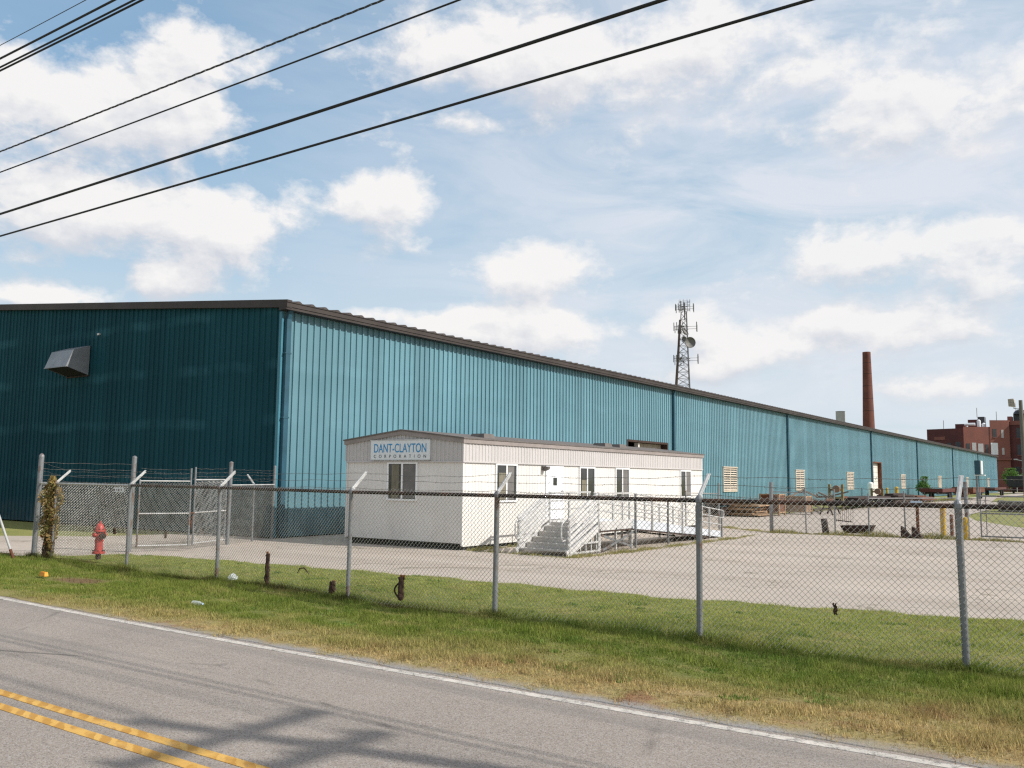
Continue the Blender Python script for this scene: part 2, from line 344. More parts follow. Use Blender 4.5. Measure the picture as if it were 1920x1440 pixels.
# ------------------------------------------------------------------ geometry helper
class MB:
    def __init__(s): s.v = []; s.f = []
    def quad(s, a, b, c, d):
        k = len(s.v); s.v += [tuple(a), tuple(b), tuple(c), tuple(d)]; s.f.append((k, k + 1, k + 2, k + 3)); return s
    def box(s, x0, x1, y0, y1, z0, z1):
        k = len(s.v)
        s.v += [(x0, y0, z0), (x1, y0, z0), (x1, y1, z0), (x0, y1, z0), (x0, y0, z1), (x1, y0, z1), (x1, y1, z1), (x0, y1, z1)]
        s.f += [tuple(k + i for i in q) for q in ((0, 3, 2, 1), (4, 5, 6, 7), (0, 1, 5, 4), (1, 2, 6, 5), (2, 3, 7, 6), (3, 0, 4, 7))]
        return s
    def hexa(s, p):     # 8 points: bottom ring, top ring
        k = len(s.v); s.v += [tuple(q) for q in p]
        s.f += [tuple(k + i for i in q) for q in ((0, 3, 2, 1), (4, 5, 6, 7), (0, 1, 5, 4), (1, 2, 6, 5), (2, 3, 7, 6), (3, 0, 4, 7))]
        return s
    def bar(s, p, q, w, h, up=(0, 0, 1)):
        p, q = Vector(p), Vector(q); d = (q - p).normalized(); u = Vector(up)
        if abs(d.dot(u)) > .98: u = Vector((1, 0, 0))
        a = d.cross(u).normalized() * w / 2; b = a.cross(d).normalized() * h / 2
        return s.hexa([p - a - b, p + a - b, q + a - b, q - a - b, p - a + b, p + a + b, q + a + b, q - a + b])
    def tube(s, pts, r, n=8, cap=True):
        pts = [Vector(p) for p in pts]; k0 = len(s.v); prev = None
        rs = r if isinstance(r, (list, tuple)) else [r] * len(pts)
        for i, p in enumerate(pts):
            d = (pts[min(i + 1, len(pts) - 1)] - pts[max(i - 1, 0)]).normalized()
            if prev is None:
                u = Vector((0, 0, 1)) if abs(d.z) < .9 else Vector((1, 0, 0))
                a = d.cross(u).normalized()
            else: a = (prev - d * prev.dot(d)).normalized()
            prev = a; b = d.cross(a)
            for j in range(n):
                t = 2 * math.pi * j / n
                s.v.append(tuple(p + (a * math.cos(t) + b * math.sin(t)) * rs[i]))
        for i in range(len(pts) - 1):
            for j in range(n):
                s.f.append((k0 + i * n + j, k0 + i * n + (j + 1) % n, k0 + (i + 1) * n + (j + 1) % n, k0 + (i + 1) * n + j))
        if cap:
            s.f.append(tuple(k0 + j for j in reversed(range(n)))); e = k0 + (len(pts) - 1) * n
            s.f.append(tuple(e + j for j in range(n)))
        return s
    def lathe(s, prof, c=(0, 0, 0), n=20, axis='z'):
        k0 = len(s.v)
        for r, h in prof:
            for j in range(n):
                t = 2 * math.pi * j / n; x, y = r * math.cos(t), r * math.sin(t)
                p = {'z': (x, y, h), 'x': (h, x, y), 'y': (x, h, y)}[axis]
                s.v.append((c[0] + p[0], c[1] + p[1], c[2] + p[2]))
        for i in range(len(prof) - 1):
            for j in range(n):
                s.f.append((k0 + i * n + j, k0 + i * n + (j + 1) % n, k0 + (i + 1) * n + (j + 1) % n, k0 + (i + 1) * n + j))
        s.f.append(tuple(k0 + j for j in reversed(range(n)))); e = k0 + (len(prof) - 1) * n
        s.f.append(tuple(e + j for j in range(n)))
        return s
    def prism(s, poly, z0, z1):
        k = len(s.v); n = len(poly)
        s.v += [(x, y, z0) for x, y in poly] + [(x, y, z1 if not callable(z1) else z1(x, y)) for x, y in poly]
        s.f += [tuple(k + i for i in reversed(range(n))), tuple(k + n + i for i in range(n))]
        s.f += [(k + i, k + (i + 1) % n, k + n + (i + 1) % n, k + n + i) for i in range(n)]
        return s
    def build(s, name, m, parent=None, smooth=False):
        me = bpy.data.meshes.new(name)
        off = Vector((0, 0, 0)); q = parent
        while q is not None: off += q.location; q = q.parent
        vs = [(v[0] - off.x, v[1] - off.y, v[2] - off.z) for v in s.v]
        me.from_pydata(vs, [], s.f); me.materials.append(m)
        if smooth:
            me.polygons.foreach_set('use_smooth', [True] * len(me.polygons))
            try: me.set_sharp_from_angle(angle=R(40))
            except Exception: pass
        o = bpy.data.objects.new(name, me); COL.objects.link(o)
        if parent is not None: o.parent = parent
        return o

def tag(o, label=None, cat=None, group=None, kind=None):
    if label: o['label'] = label
    if cat: o['category'] = cat
    if group: o['group'] = group
    if kind: o['kind'] = kind
    return o
def thing(name, label, cat, loc=(0, 0, 0), group=None):
    o = bpy.data.objects.new(name, None); COL.objects.link(o); o.location = loc
    o.empty_display_size = .3
    return tag(o, label, cat, group)
def copy_tree(o, parent=None):
    c = o.copy(); COL.objects.link(c)
    if parent is not None: c.parent = parent
    for ch in list(o.children): copy_tree(ch, c)
    return c
def np_mesh(name, verts, faces_per, m, parent=None):
    """verts: (n,3) float array, consecutive runs of faces_per vertices make a face"""
    nv = len(verts); nf = nv // faces_per
    me = bpy.data.meshes.new(name)
    me.vertices.add(nv); me.vertices.foreach_set('co', np.ascontiguousarray(verts, dtype=np.float32).ravel())
    me.loops.add(nv); me.loops.foreach_set('vertex_index', np.arange(nv, dtype=np.int32))
    me.polygons.add(nf); me.polygons.foreach_set('loop_start', np.arange(0, nv, faces_per, dtype=np.int32))
    me.update(calc_edges=True); me.materials.append(m)
    o = bpy.data.objects.new(name, me); COL.objects.link(o)
    if parent is not None: o.parent = parent
    return o
def leaf_cloud(name, centres, size, m, parent, seed=0):
    """many small leaf quads around the given points (local coordinates of the parent)"""
    g = np.random.default_rng(seed); c = np.asarray(centres, dtype=float); n = len(c)
    a = g.normal(size=(n, 3)); a /= np.linalg.norm(a, axis=1)[:, None]
    b = np.cross(a, g.normal(size=(n, 3))); b /= np.linalg.norm(b, axis=1)[:, None]
    s = size * g.uniform(.6, 1.3, size=(n, 1))
    v = np.stack([c - a * s, c + b * s * .5, c + a * s, c - b * s * .5], axis=1).reshape(-1, 3)
    return np_mesh(name, v, 4, m, parent)
def struct(o): o['kind'] = 'structure'; return o

# ------------------------------------------------------------------ camera
FW = 1673.0
yaw, pitch, roll = R(34.5), R(6.0), R(0.6)
fwd = Vector((-math.sin(yaw) * math.cos(pitch), math.cos(yaw) * math.cos(pitch), math.sin(pitch)))
rt = Vector((math.cos(yaw), math.sin(yaw), 0)); up = rt.cross(fwd)
r2 = rt * math.cos(roll) + up * math.sin(roll); u2 = -rt * math.sin(roll) + up * math.cos(roll)
cd = bpy.data.cameras.new('camera'); cam = bpy.data.objects.new('camera', cd); COL.objects.link(cam)
cd.sensor_width = 36; cd.lens = 36 * FW / 1920; cd.clip_end = 6000; cd.clip_start = .1
mw = Matrix((r2, u2, -fwd)).transposed().to_4x4(); mw.translation = Vector((0, 0, 2.07)); cam.matrix_world = mw
scene.camera = cam

# ------------------------------------------------------------------ light and sky
SUN = Vector((1.0, .24, .757)).normalized()
sd = bpy.data.lights.new('sun', 'SUN'); sd.energy = 4.9; sd.angle = R(.55); sd.color = (1.0, .955, .88)
so = bpy.data.objects.new('sun', sd); COL.objects.link(so)
so.rotation_euler = SUN.to_track_quat('Z', 'Y').to_euler()
CLOUDS = [(-1.081, 0.365, 0.132, 0.059, 1), (-0.942, 0.434, 0.072, 0.038, .9), (-0.978, 0.369, 0.091, 0.031, .9), (-1.065, 0.265, 0.147, 0.049, 1.05), (-0.917, 0.26, 0.083, 0.039, 1),
          (-0.763, 0.303, 0.09, 0.034, 1), (-0.985, 0.199, 0.044, 0.025, 1), (-1.098, 0.173, 0.075, 0.015, 1), (-0.588, 0.231, 0.091, 0.032, 1), (-0.579, 0.165, 0.095, 0.036, 1.2),
          (-0.669, 0.168, 0.066, 0.019, .9), (-0.417, 0.168, 0.05, 0.023, .85), (-0.332, 0.143, 0.075, 0.032, 1.05), (-0.242, 0.235, 0.086, 0.039, 1.05), (-0.105, 0.244, 0.071, 0.031, 1),
          (-0.182, 0.157, 0.085, 0.030, 1.05), (-0.254, 0.169, 0.048, 0.017, .8), (-0.135, 0.096, 0.077, 0.021, .8), (-0.427, 0.45, 0.22, 0.065, .85), (-0.148, 0.373, 0.151, 0.07, .8),
          (-0.644, 0.464, 0.156, 0.05, .8), (-0.4, 0.116, 0.046, 0.023, .7), (-0.102, 0.194, 0.038, 0.021, .8), (-0.655, 0.386, 0.043, 0.013, .7), (-0.578, 0.105, 0.096, 0.018, .8), (-0.759, 0.178, 0.047, 0.013, .7)]
def make_world():
    w = bpy.data.worlds.new('World'); scene.world = w; w.use_nodes = True
    nt = w.node_tree; nt.nodes.clear(); n = N(nt)
    sky = n.a('ShaderNodeTexSky', sky_type='NISHITA'); sky.sun_disc = False
    sky.sun_elevation = math.asin(SUN.z); sky.sun_rotation = math.atan2(SUN.x, SUN.y)
    sky.air_density = 1.0; sky.dust_density = 1.5; sky.ozone_density = 1.2
    # cloud density as a function of direction (azimuth, elevation)
    g = bpy.data.node_groups.new('cloud_field', 'ShaderNodeTree')
    g.interface.new_socket('dir', in_out='INPUT', socket_type='NodeSocketVector')
    g.interface.new_socket('density', in_out='OUTPUT', socket_type='NodeSocketFloat')
    q = N(g); gi = q.a('NodeGroupInput'); go = q.a('NodeGroupOutput'); A = gi.outputs[0]
    acc = None
    for az, el, ra, re, wt in CLOUDS:
        d = q.vmath('MULTIPLY', q.vmath('SUBTRACT', A, (az, el, 0)), (1 / (ra * .86), 1 / (re * .88), 0))
        e = q.math('MULTIPLY', q.math('POWER', 2.718, q.math('MULTIPLY', q.vmath('DOT_PRODUCT', d, d), -1.0)), wt)
        acc = e if acc is None else q.math('ADD', acc, e)
    acc = q.math('MINIMUM', acc, 1.15)
    # generic clouds for the part of the sky the photograph does not show
    az = q.xyz(A)[0]
    outside = q.math('MAXIMUM', q.ramp(az, -1.2, -1.5), q.ramp(az, .05, .35))
    outside = q.math('MAXIMUM', outside, q.ramp(q.xyz(A)[1], .5, .65))
    acc = q.math('ADD', acc, q.math('MULTIPLY', outside, q.ramp(q.noise(A, 3.0, 2), .4, .65, 0, .9)))
    nz = q.noise(q.vmath('MULTIPLY', A, (1, 1.5, 1)), 11.5, 10, .60, .15)
    nz2 = q.noise(q.vmath('MULTIPLY', A, (1, 1.6, 1)), 34, 6, .62)
    nn = q.math('ADD', q.math('MULTIPLY', q.math('SUBTRACT', nz, .5), 2.1), q.math('MULTIPLY', q.math('SUBTRACT', nz2, .5), .55))
    q.put(go.inputs[0], q.math('ADD', acc, nn))
    def field(v):
        k = n.a('ShaderNodeGroup'); k.node_tree = g; n.put(k.inputs[0], v); return k.outputs[0]
    D = n.a('ShaderNodeTexCoord').outputs['Generated']
    x, y, z = n.xyz(D)
    azz = n.math('ARCTAN2', x, y)
    el = n.math('ARCSINE', z)
    c = n.a('ShaderNodeCombineXYZ'); n.put(c.inputs[0], azz); n.put(c.inputs[1], el); V = c.outputs[0]
    f0 = field(V); f1 = field(n.vmath('ADD', V, (.005, .016, 0))); f2 = field(n.vmath('ADD', V, (.02, .055, 0)))
    dens = n.math('MULTIPLY', n.ramp(f0, .26, .70), n.ramp(azz, -.75, -.1, 1.0, .86))
    dens = n.math('SMOOTH_MIN', dens, 1.0, .12)
    lit = n.ramp(n.math('ADD', n.math('MULTIPLY', n.math('SUBTRACT', f0, f1), .8), n.math('MULTIPLY', n.math('SUBTRACT', f0, f2), .42)), -.42, .34)
    thick = n.ramp(f0, .5, 1.5)
    ccol = n.mix(lit, (.66, .685, .745), (.955, .935, .92))
    ccol = n.mix(n.math('MULTIPLY', thick, .12), ccol, (.84, .83, .835))
    # thin high veil, denser to the right, and horizon haze
    veil = n.noise(n.vmath('ADD', n.vmath('MULTIPLY', V, (1.4, 5.0, 1)), (3, 1, 0)), 2.6, 7, .62, .8)
    veil = n.math('MULTIPLY', n.ramp(veil, .30, .62), n.ramp(azz, -.95, -.40, .06, .95))
    haze = n.ramp(el, .30, .0, 0.0, .62)
    rhaze = n.ramp(azz, -1.0, .0, .10, .50)
    skyc = n.vmath('MULTIPLY', sky.outputs[0], (.118, .118, .118))
    skyc = n.mix(n.ramp(el, .9, .2, 0.2, .85), skyc, n.mix(n.ramp(el, .05, .42), (.60, .75, .835), (.26, .485, .735)))
    skyc = n.mix(n.math('MAXIMUM', haze, rhaze), skyc, (.64, .755, .835))
    skyc = n.mix(n.math('MULTIPLY', veil, .82), skyc, (.80, .82, .885))
    skyc = n.mix(n.ramp(el, .22, .02, 0, .35), skyc, (.80, .815, .85))
    col = n.mix(n.math('MULTIPLY', dens, n.ramp(el, 0.0, .12, .62, .97)), skyc, ccol)
    low = n.ramp(z, -.01, .0)
    col = n.mix(low, (.25, .24, .22), col)
    bg = n.a('ShaderNodeBackground'); n.put(bg.inputs[0], col); bg.inputs[1].default_value = 1.0
    o = n.a('ShaderNodeOutputWorld'); n.put(o.inputs[0], bg.outputs[0])
make_world()

# ------------------------------------------------------------------ ground, road, lot
def wl_y(x):   # white edge line runs almost straight, very slightly bowed
    return 7.40 + .0022 * (x + 5) ** 2
gb = MB(); S = 2500
gb.quad((-S, -S, -.06), (S, -S, -.06), (S, S, -.06), (-S, S, -.06))
struct(gb.build('ground', M['far_grass']))
def strip(name, m, f0, f1, xs, z):
    b = MB()
    for a, c in zip(xs[:-1], xs[1:]): b.quad((a, f0(a), z), (c, f0(c), z), (c, f1(c), z), (a, f1(a), z))
    if z > 0:      # closed edges, so the coat of paint lies on the road instead of floating
        for a, c in zip(xs[:-1], xs[1:]):
            b.quad((a, f0(a), -.003), (c, f0(c), -.003), (c, f0(c), z), (a, f0(a), z)); b.quad((c, f1(c), -.003), (a, f1(a), -.003), (a, f1(a), z), (c, f1(c), z))
    return struct(b.build(name, m))
xs = [-60 + 1.0 * i for i in range(91)]
edge_n = {x: random.uniform(-.05, .05) for x in xs}
clampb = lambda x: 7.40 + .0022 * min(abs(x + 5), 16) ** 2
strip('road', M['road'], lambda x: -2.0, lambda x: clampb(x) + .17, xs, 0.0)
strip('white_edge_line', M['white_line'], lambda x: clampb(x) - .055, lambda x: clampb(x) + .055, xs, .004)
yl = lambda x: 4.42 + .0022 * min(abs(x + 5), 16) ** 2
strip('yellow_centre_line', M['yellow_line'], lambda x: yl(x) - .055, lambda x: yl(x) + .055, xs, .004)
strip('yellow_centre_line', M['yellow_line'], lambda x: yl(x) - .305, lambda x: yl(x) - .195, xs, .004)

def verge_z(x, y):
    e = y - (clampb(x) + .1)
    return max(0.0, min(1, e / .5)) * .03 + .035 * math.sin(x * .9 + 1.3 * math.sin(y * .8)) * max(0, min(1, (y - 8) / 1.5)) * max(0, min(1, (14 - y) / 1.5)) - .012
def back_y(x):   # far edge of the verge, ragged against the lot
    pts = [(-60, 11.5), (-23, 11.75), (-22.0, 12.4), (-21.2, 13.6), (-16.9, 14.05), (-11.75, 14.45), (-6.7, 14.5), (-2.2, 15.3), (4, 16), (30, 16.5)]
    for (a, b), (c, d) in zip(pts[:-1], pts[1:]):
        if x <= c: return b + (d - b) * (x - a) / (c - a) + .10 * math.sin(x * 3.1) + .06 * math.sin(x * 7.7 + 1)
    return 16.5
vb = MB(); nx, ny = 260, 26
for i in range(nx + 1):
    x = -50 + 70 * i / nx
    y0, y1 = clampb(x) + .13 + .035 * math.sin(x * 5) * math.sin(x * 1.7), back_y(x)
    for j in range(ny + 1):
        y = y0 + (y1 - y0) * j / ny; vb.v.append((x, y, verge_z(x, y) + .018))
for i in range(nx):
    for j in range(ny):
        k = i * (ny + 1) + j; vb.f.append((k, k + ny + 1, k + ny + 2, k + 1))
for i in range(nx):
    k = i * (ny + 1); p, q = vb.v[k], vb.v[k + ny + 1]; vb.quad((p[0], p[1] - .015, -.01), (q[0], q[1] - .015, -.01), q, p)
    k += ny; p, q = vb.v[k], vb.v[k + ny + 1]; vb.quad((q[0], q[1] + .03, -.03), (p[0], p[1] + .03, -.03), p, q)
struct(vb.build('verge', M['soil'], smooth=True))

lb = MB()
def poly(b, pts, z): 
    k = len(b.v); b.v += [(x, y, z) for x, y in pts]; b.f.append(tuple(range(k, k + len(pts))))
poly(lb, [(-60, 10.6), (40, 10.6), (40, 47), (-3, 47), (-4.6, 49.5), (-7.1, 56), (-8.6, 64), (-8.8, 71), (-9.2, 86), (-2, 90), (40, 95), (40, 104), (-8, 104), (-12.5, 112), (-15, 140), (-15, 205), (-18.2, 205), (-18.2, 52), (-19.4, 49), (-23.5, 45), (-23.5, 20.2), (-27.5, 20.2), (-28.5, 17), (-31, 15.1), (-60, 14.6)], -.02)
struct(lb.build('parking_lot', M['lot']))
fb = MB(); poly(fb, [(-40, 208), (40, 208), (40, 232), (-40, 232)], -.03)
struct(fb.build('far_pavement', M['lot']))

def blades(name, X, Y, Z, h, w, m, seed):
    g = np.random.default_rng(seed); n = len(X)
    th = g.uniform(0, 2 * np.pi, n); ph = g.uniform(0, 2 * np.pi, n); ln = g.uniform(.1, .75, n) * h
    hw = w * .5
    a = np.stack([X - np.cos(th) * hw, Y - np.sin(th) * hw, Z], 1); b = np.stack([X + np.cos(th) * hw, Y + np.sin(th) * hw, Z], 1)
    c = np.stack([X + np.cos(ph) * ln, Y + np.sin(ph) * ln, Z + h], 1)
    return np_mesh(name, np.stack([a, b, c], 1).reshape(-1, 3), 3, m)
FPOSTS = [(-22.55, 11.88), (-21.72, 11.86), (-18.0, 11.50), (-14.70, 11.32), (-10.85, 11.0), (-7.80, 10.96), (-4.60, 10.98), (-1.57, 11.22)]
def scatter_verge():
    g = np.random.default_rng(3)
    n = 620000
    # denser toward the viewer's right (nearer) end
    X = -31 + 33.5 * g.random(n) ** .72; Y = 7.5 + 8.2 * g.random(n) ** 1.15
    ye = 7.40 + .0022 * np.minimum(np.abs(X + 5), 16) ** 2
    by = np.array([back_y(x) for x in np.linspace(-32, 3, 701)]); yb = np.interp(X, np.linspace(-32, 3, 701), by)
    clump = np.sin(X * 2.3 + 2 * np.sin(Y * 1.9)) * np.sin(Y * 3.1 + 1.7 * np.sin(X * 1.3)) + .6 * np.sin(X * 6.1 + Y * 4.3) * np.sin(Y * 7.7 - X * 2.9)
    ragged = .20 + .10 * np.sin(X * 4.7) * np.sin(X * 1.9 + 1) + .05 * np.sin(X * 13.0) + g.normal(0, .05, n)
    fade = np.clip((Y - ye - ragged) / .45, 0, 1)
    keep = (Y > ye + ragged) & (Y < yb + g.normal(0, .11, n) - .05) & (g.random(n) < .25 + .75 * fade)
    bare = ((X + 16.75) * .9) ** 2 + ((Y - 9.72) * 2.2) ** 2 < .8
    keep &= ~(bare & (g.random(n) < .85))
    X, Y, clump, fade = X[keep], Y[keep], clump[keep], fade[keep]
    # rougher tufts left uncut round the fence posts
    px = np.concatenate([g.normal(q[0], .13, 420) for q in FPOSTS]); py = np.concatenate([g.normal(q[1] - .03, .10, 420) for q in FPOSTS])
    n0 = len(X); X = np.concatenate([X, px]); Y = np.concatenate([Y, py]); clump = np.concatenate([clump, np.full(len(px), 1.6)]); fade = np.concatenate([fade, np.ones(len(px))])
    Z = np.array([verge_z(x, y) for x, y in zip(X, Y)]) + .014
    front = Y < 11.3
    h = np.where(front, .048 + .026 * clump, .030 + .010 * clump)
    h += np.where((Y > 9.6) & (Y < 11.2), .014, 0) + np.where(np.abs(Y - 11.15) < .12, .05 * g.random(len(X)), 0)
    h[n0:] = .10 + .05 * g.random(len(px))
    h = np.clip(h * g.uniform(.5, 1.25, len(X)) * (.55 + .45 * fade), .012, .17)
    w = g.uniform(.006, .013, len(X))
    # a few taller seed stalks
    tall = g.random(len(X)) < .0025
    h = np.where(tall, h * 2.2, h); w = np.where(tall, .004, w)
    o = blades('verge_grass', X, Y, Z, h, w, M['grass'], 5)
    tag(o, 'green and straw coloured grass covering the roadside verge', 'grass', kind='stuff')
scatter_verge()
M['weed'] = leaf_mat('verge_weeds', [(.11, .19, .035), (.18, .26, .055), (.14, .22, .045), (.25, .29, .08)], .3)
def weeds():
    g = np.random.default_rng(77); n = 170; cx = -27 + 29 * g.random(n) ** .8; cy = 8.3 + 6.0 * g.random(n) ** 1.5
    cr = g.uniform(.05, .20, n); k = g.integers(0, n, 9000); a = g.uniform(0, 6.28, 9000); q = np.sqrt(g.random(9000))
    X = cx[k] + cr[k] * q * np.cos(a); Y = cy[k] + cr[k] * .8 * q * np.sin(a)
    ok = Y < np.array([back_y(x) for x in X]) - .1; X, Y, k = X[ok], Y[ok], k[ok]
    o = blades('verge_weeds', X, Y, np.array([verge_z(x, y) for x, y in zip(X, Y)]) + .014, .025 + .20 * cr[k] * g.random(len(X)), g.uniform(.014, .034, len(X)), M['weed'], 78)
    tag(o, 'scattered broad-leaved weed clumps among the mown grass of the verge', 'weeds', kind='stuff')
weeds()

M['fringe'] = leaf_mat('fringe_grass', [(.19, .22, .06), (.34, .29, .10), (.24, .24, .07), (.40, .32, .13)])
def fringe(name, label, lines, seed, dens=900, h=.10, wid=.35):
    g = np.random.default_rng(seed); XX = []; YY = []; HH = []
    for (ax, ay, bx, by, wd, hh) in lines:
        L = math.hypot(bx - ax, by - ay); n = int(L * dens * max(wd, .2)); t = g.random(n)
        XX.append(ax + (bx - ax) * t + g.normal(0, wd * .4, n) * (by - ay) / L)
        YY.append(ay + (by - ay) * t + g.normal(0, wd * .4, n) * (bx - ax) / L); HH.append(hh * g.uniform(.3, 1.2, n) * (0.6 + .4 * np.sin(t * L * 3)))
    X = np.concatenate(XX); Y = np.concatenate(YY); H = np.concatenate(HH)
    o = blades(name, X, Y, np.zeros(len(X)) - .02, H, g.uniform(.012, .028, len(X)), M['fringe'], seed)
    tag(o, label, 'grass', kind='stuff')
fringe('fringe_grass', 'weedy yellow-green grass growing around the base of the white office trailer and its ramp',
       [(-15.7, 20.75, -14.2, 20.75, .3, .10), (-14.2, 20.7, -12.2, 20.55, .25, .10), (-12.2, 20.5, -11.9, 24, .3, .12), (-11.95, 24, -11.8, 32, .3, .10), (-11.8, 32, -11.95, 34, .15, .06), (-15.6, 20.7, -15.6, 23, .3, .12)], 21)
fringe('fringe_grass', 'strip of weedy grass along the foot of the inner chain link fence',
       [(-14.8, 38.3, -12, 36, .45, .10), (-12, 36, -8.6, 36.3, .55, .20), (-8.6, 36.4, -4.5, 37.0, .7, .26), (-4.5, 36.9, 2, 36.9, .6, .12)], 22, 700)
fringe('fringe_grass', 'rough grass along the foot of the long teal wall',
       [(-18.3, 52, -18.1, 75, .7, .16), (-18.1, 75, -17.5, 130, 1.2, .25)], 23, 160)

# ------------------------------------------------------------------ warehouse
WX, WY0, WY1, EAVE, SL = -23.6, 20.4, 223.5, 7.75, .0935
wh = thing('warehouse', 'very long teal corrugated metal warehouse with brown eaves behind the white office trailer', 'warehouse', (WX, WY0, 0))
def ribbed(u0, u1, pitch, depth, base, top, zrange, place, b):
    """trapezoid ribbed sheet; zrange(u)->(z0,z1); place(u,out,z)->xyz"""
    n = int(round((u1 - u0) / pitch)); k = pitch
    for i in range(n):
        a = u0 + i * k
        us = [(a, 0), (a + k - base, 0), (a + k - (base + top) / 2, depth), (a + k - (base - top) / 2, depth), (a + k, 0)]
        for (p, dp), (q, dq) in zip(us[:-1], us[1:]):
            z0, z1 = zrange((p + q) / 2); z1p = zrange(p)[1] if callable(zrange) else z1; z1q = zrange(q)[1]
            if z1p < z0 or z1q < z0: continue
            b.quad(place(p, dp, z0), place(q, dq, z0), place(q, dq, z1q), place(p, dp, z1p))
    return b
DOORS = [(46.1, 51.4, 4.22), (106.3, 110.4, 4.2)]
def zr_side(u):
    for a, c, z in DOORS:
        if a < u < c: return (z, EAVE)
    return (0.0, EAVE)
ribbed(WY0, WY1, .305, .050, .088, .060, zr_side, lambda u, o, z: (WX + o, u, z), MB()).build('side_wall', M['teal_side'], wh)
XL, XRIDGE = -90.0, -57.0
def roof_z(x): return EAVE + SL * min(WX - x, x * 0 + (WX - XRIDGE)) - SL * max(0, XRIDGE - x)
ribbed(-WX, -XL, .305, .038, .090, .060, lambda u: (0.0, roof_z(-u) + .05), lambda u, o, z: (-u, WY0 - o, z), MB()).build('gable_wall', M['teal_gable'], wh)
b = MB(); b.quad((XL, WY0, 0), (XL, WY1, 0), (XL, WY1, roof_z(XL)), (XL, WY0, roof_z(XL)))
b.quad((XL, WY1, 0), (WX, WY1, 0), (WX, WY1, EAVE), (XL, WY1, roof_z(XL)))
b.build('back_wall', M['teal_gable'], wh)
# roof: ribbed sheet whose rib ends show as small humps over the gutter
b = MB()
b.quad((WX + .42, WY0 - .16, EAVE + .20), (WX + .42, WY1 + .1, EAVE + .20), (XRIDGE, WY1 + .1, roof_z(XRIDGE) + .26), (XRIDGE, WY0 - .16, roof_z(XRIDGE) + .26))
b.quad((XRIDGE, WY0 - .16, roof_z(XRIDGE) + .26), (XRIDGE, WY1 + .1, roof_z(XRIDGE) + .26), (XL, WY1 + .1, roof_z(XL) + .26), (XL, WY0 - .16, roof_z(XL) + .26))
y = WY0 + .35
while y < WY1:
    x0, x1 = WX + .44, WX - 3
    for o0, o1, h0, h1 in ((-.14, -.03, 0, .065), (-.03, .03, .065, .065), (.03, .14, .065, 0)):
        b.quad((x0, y + o0, EAVE + .205 + h0), (x0, y + o1, EAVE + .205 + h1), (x1, y + o1, EAVE + .205 + SL * 3.44 + h1), (x1, y + o0, EAVE + .205 + SL * 3.44 + h0))
    b.f.append((len(b.v), len(b.v) + 1, len(b.v) + 2, len(b.v) + 3))
    b.v += [(x0, y - .14, EAVE + .19), (x0, y + .14, EAVE + .19), (x0, y + .03, EAVE + .27), (x0, y - .03, EAVE + .27)]
    y += .61
b.build('roof', M['roof_metal'], wh)
b = MB()
b.box(WX + .02, WX + .40, WY0 - .18, WY1 + .1, EAVE - .07, EAVE + .02)
b.box(WX + .30, WX + .425, WY0 - .18, WY1 + .1, EAVE + .022, EAVE + .17)
b.box(WX + .395, WX + .45, WY0 - .19, WY1 + .1, EAVE + .172, EAVE + .203)
b.build('gutter', M['brown_trim'], wh)
b = MB()
for x0, x1 in ((WX + .42, XRIDGE), (XRIDGE, XL)):
    z0, z1 = roof_z(min(x0, WX)) - (SL * (x0 - WX) if x0 > WX else 0), roof_z(x1)
    b.hexa([(x0, WY0 - .17, z0 + .03), (x1, WY0 - .17, z1 + .03), (x1, WY0 + .05, z1 + .03), (x0, WY0 + .05, z0 + .03),
            (x0, WY0 - .17, z0 + .30), (x1, WY0 - .17, z1 + .30), (x1, WY0 + .05, z1 + .30), (x0, WY0 + .05, z0 + .30)])
b.build('rake_trim', M['brown_trim'], wh)
b = MB(); b.box(WX - .09, WX + .045, WY0 - .05, WY0 + .04, 0, EAVE - .1); b.build('corner_trim', M['teal_trim'], wh)
# downspouts
def downspout(y, z0, z1, w=.16):
    b = MB(); b.box(WX + .04, WX + .19, y - w / 2, y + w / 2, z0 + .12, z1 - .35)
    b.bar((WX + .115, y, z1 - .40), (WX + .25, y, z1 - .02), w * .8, .1, (1, 0, 0))
    b.bar((WX + .115, y, z0 + .16), (WX + .34, y, z0 + .04), w * .8, .1, (1, 0, 0))
    for z in (1.6, 4.0, 6.2): b.box(WX + .038, WX + .20, y - w / 2 - .03, y + w / 2 + .03, z, z + .05)
    b.build('downspout', M['teal_pipe'], wh)
downspout(20.56, 0, EAVE, .20)
for y in (52.3, 75.4, 105.4, 132.0, 162.2, 192.6): downspout(y, 0, EAVE, .24)
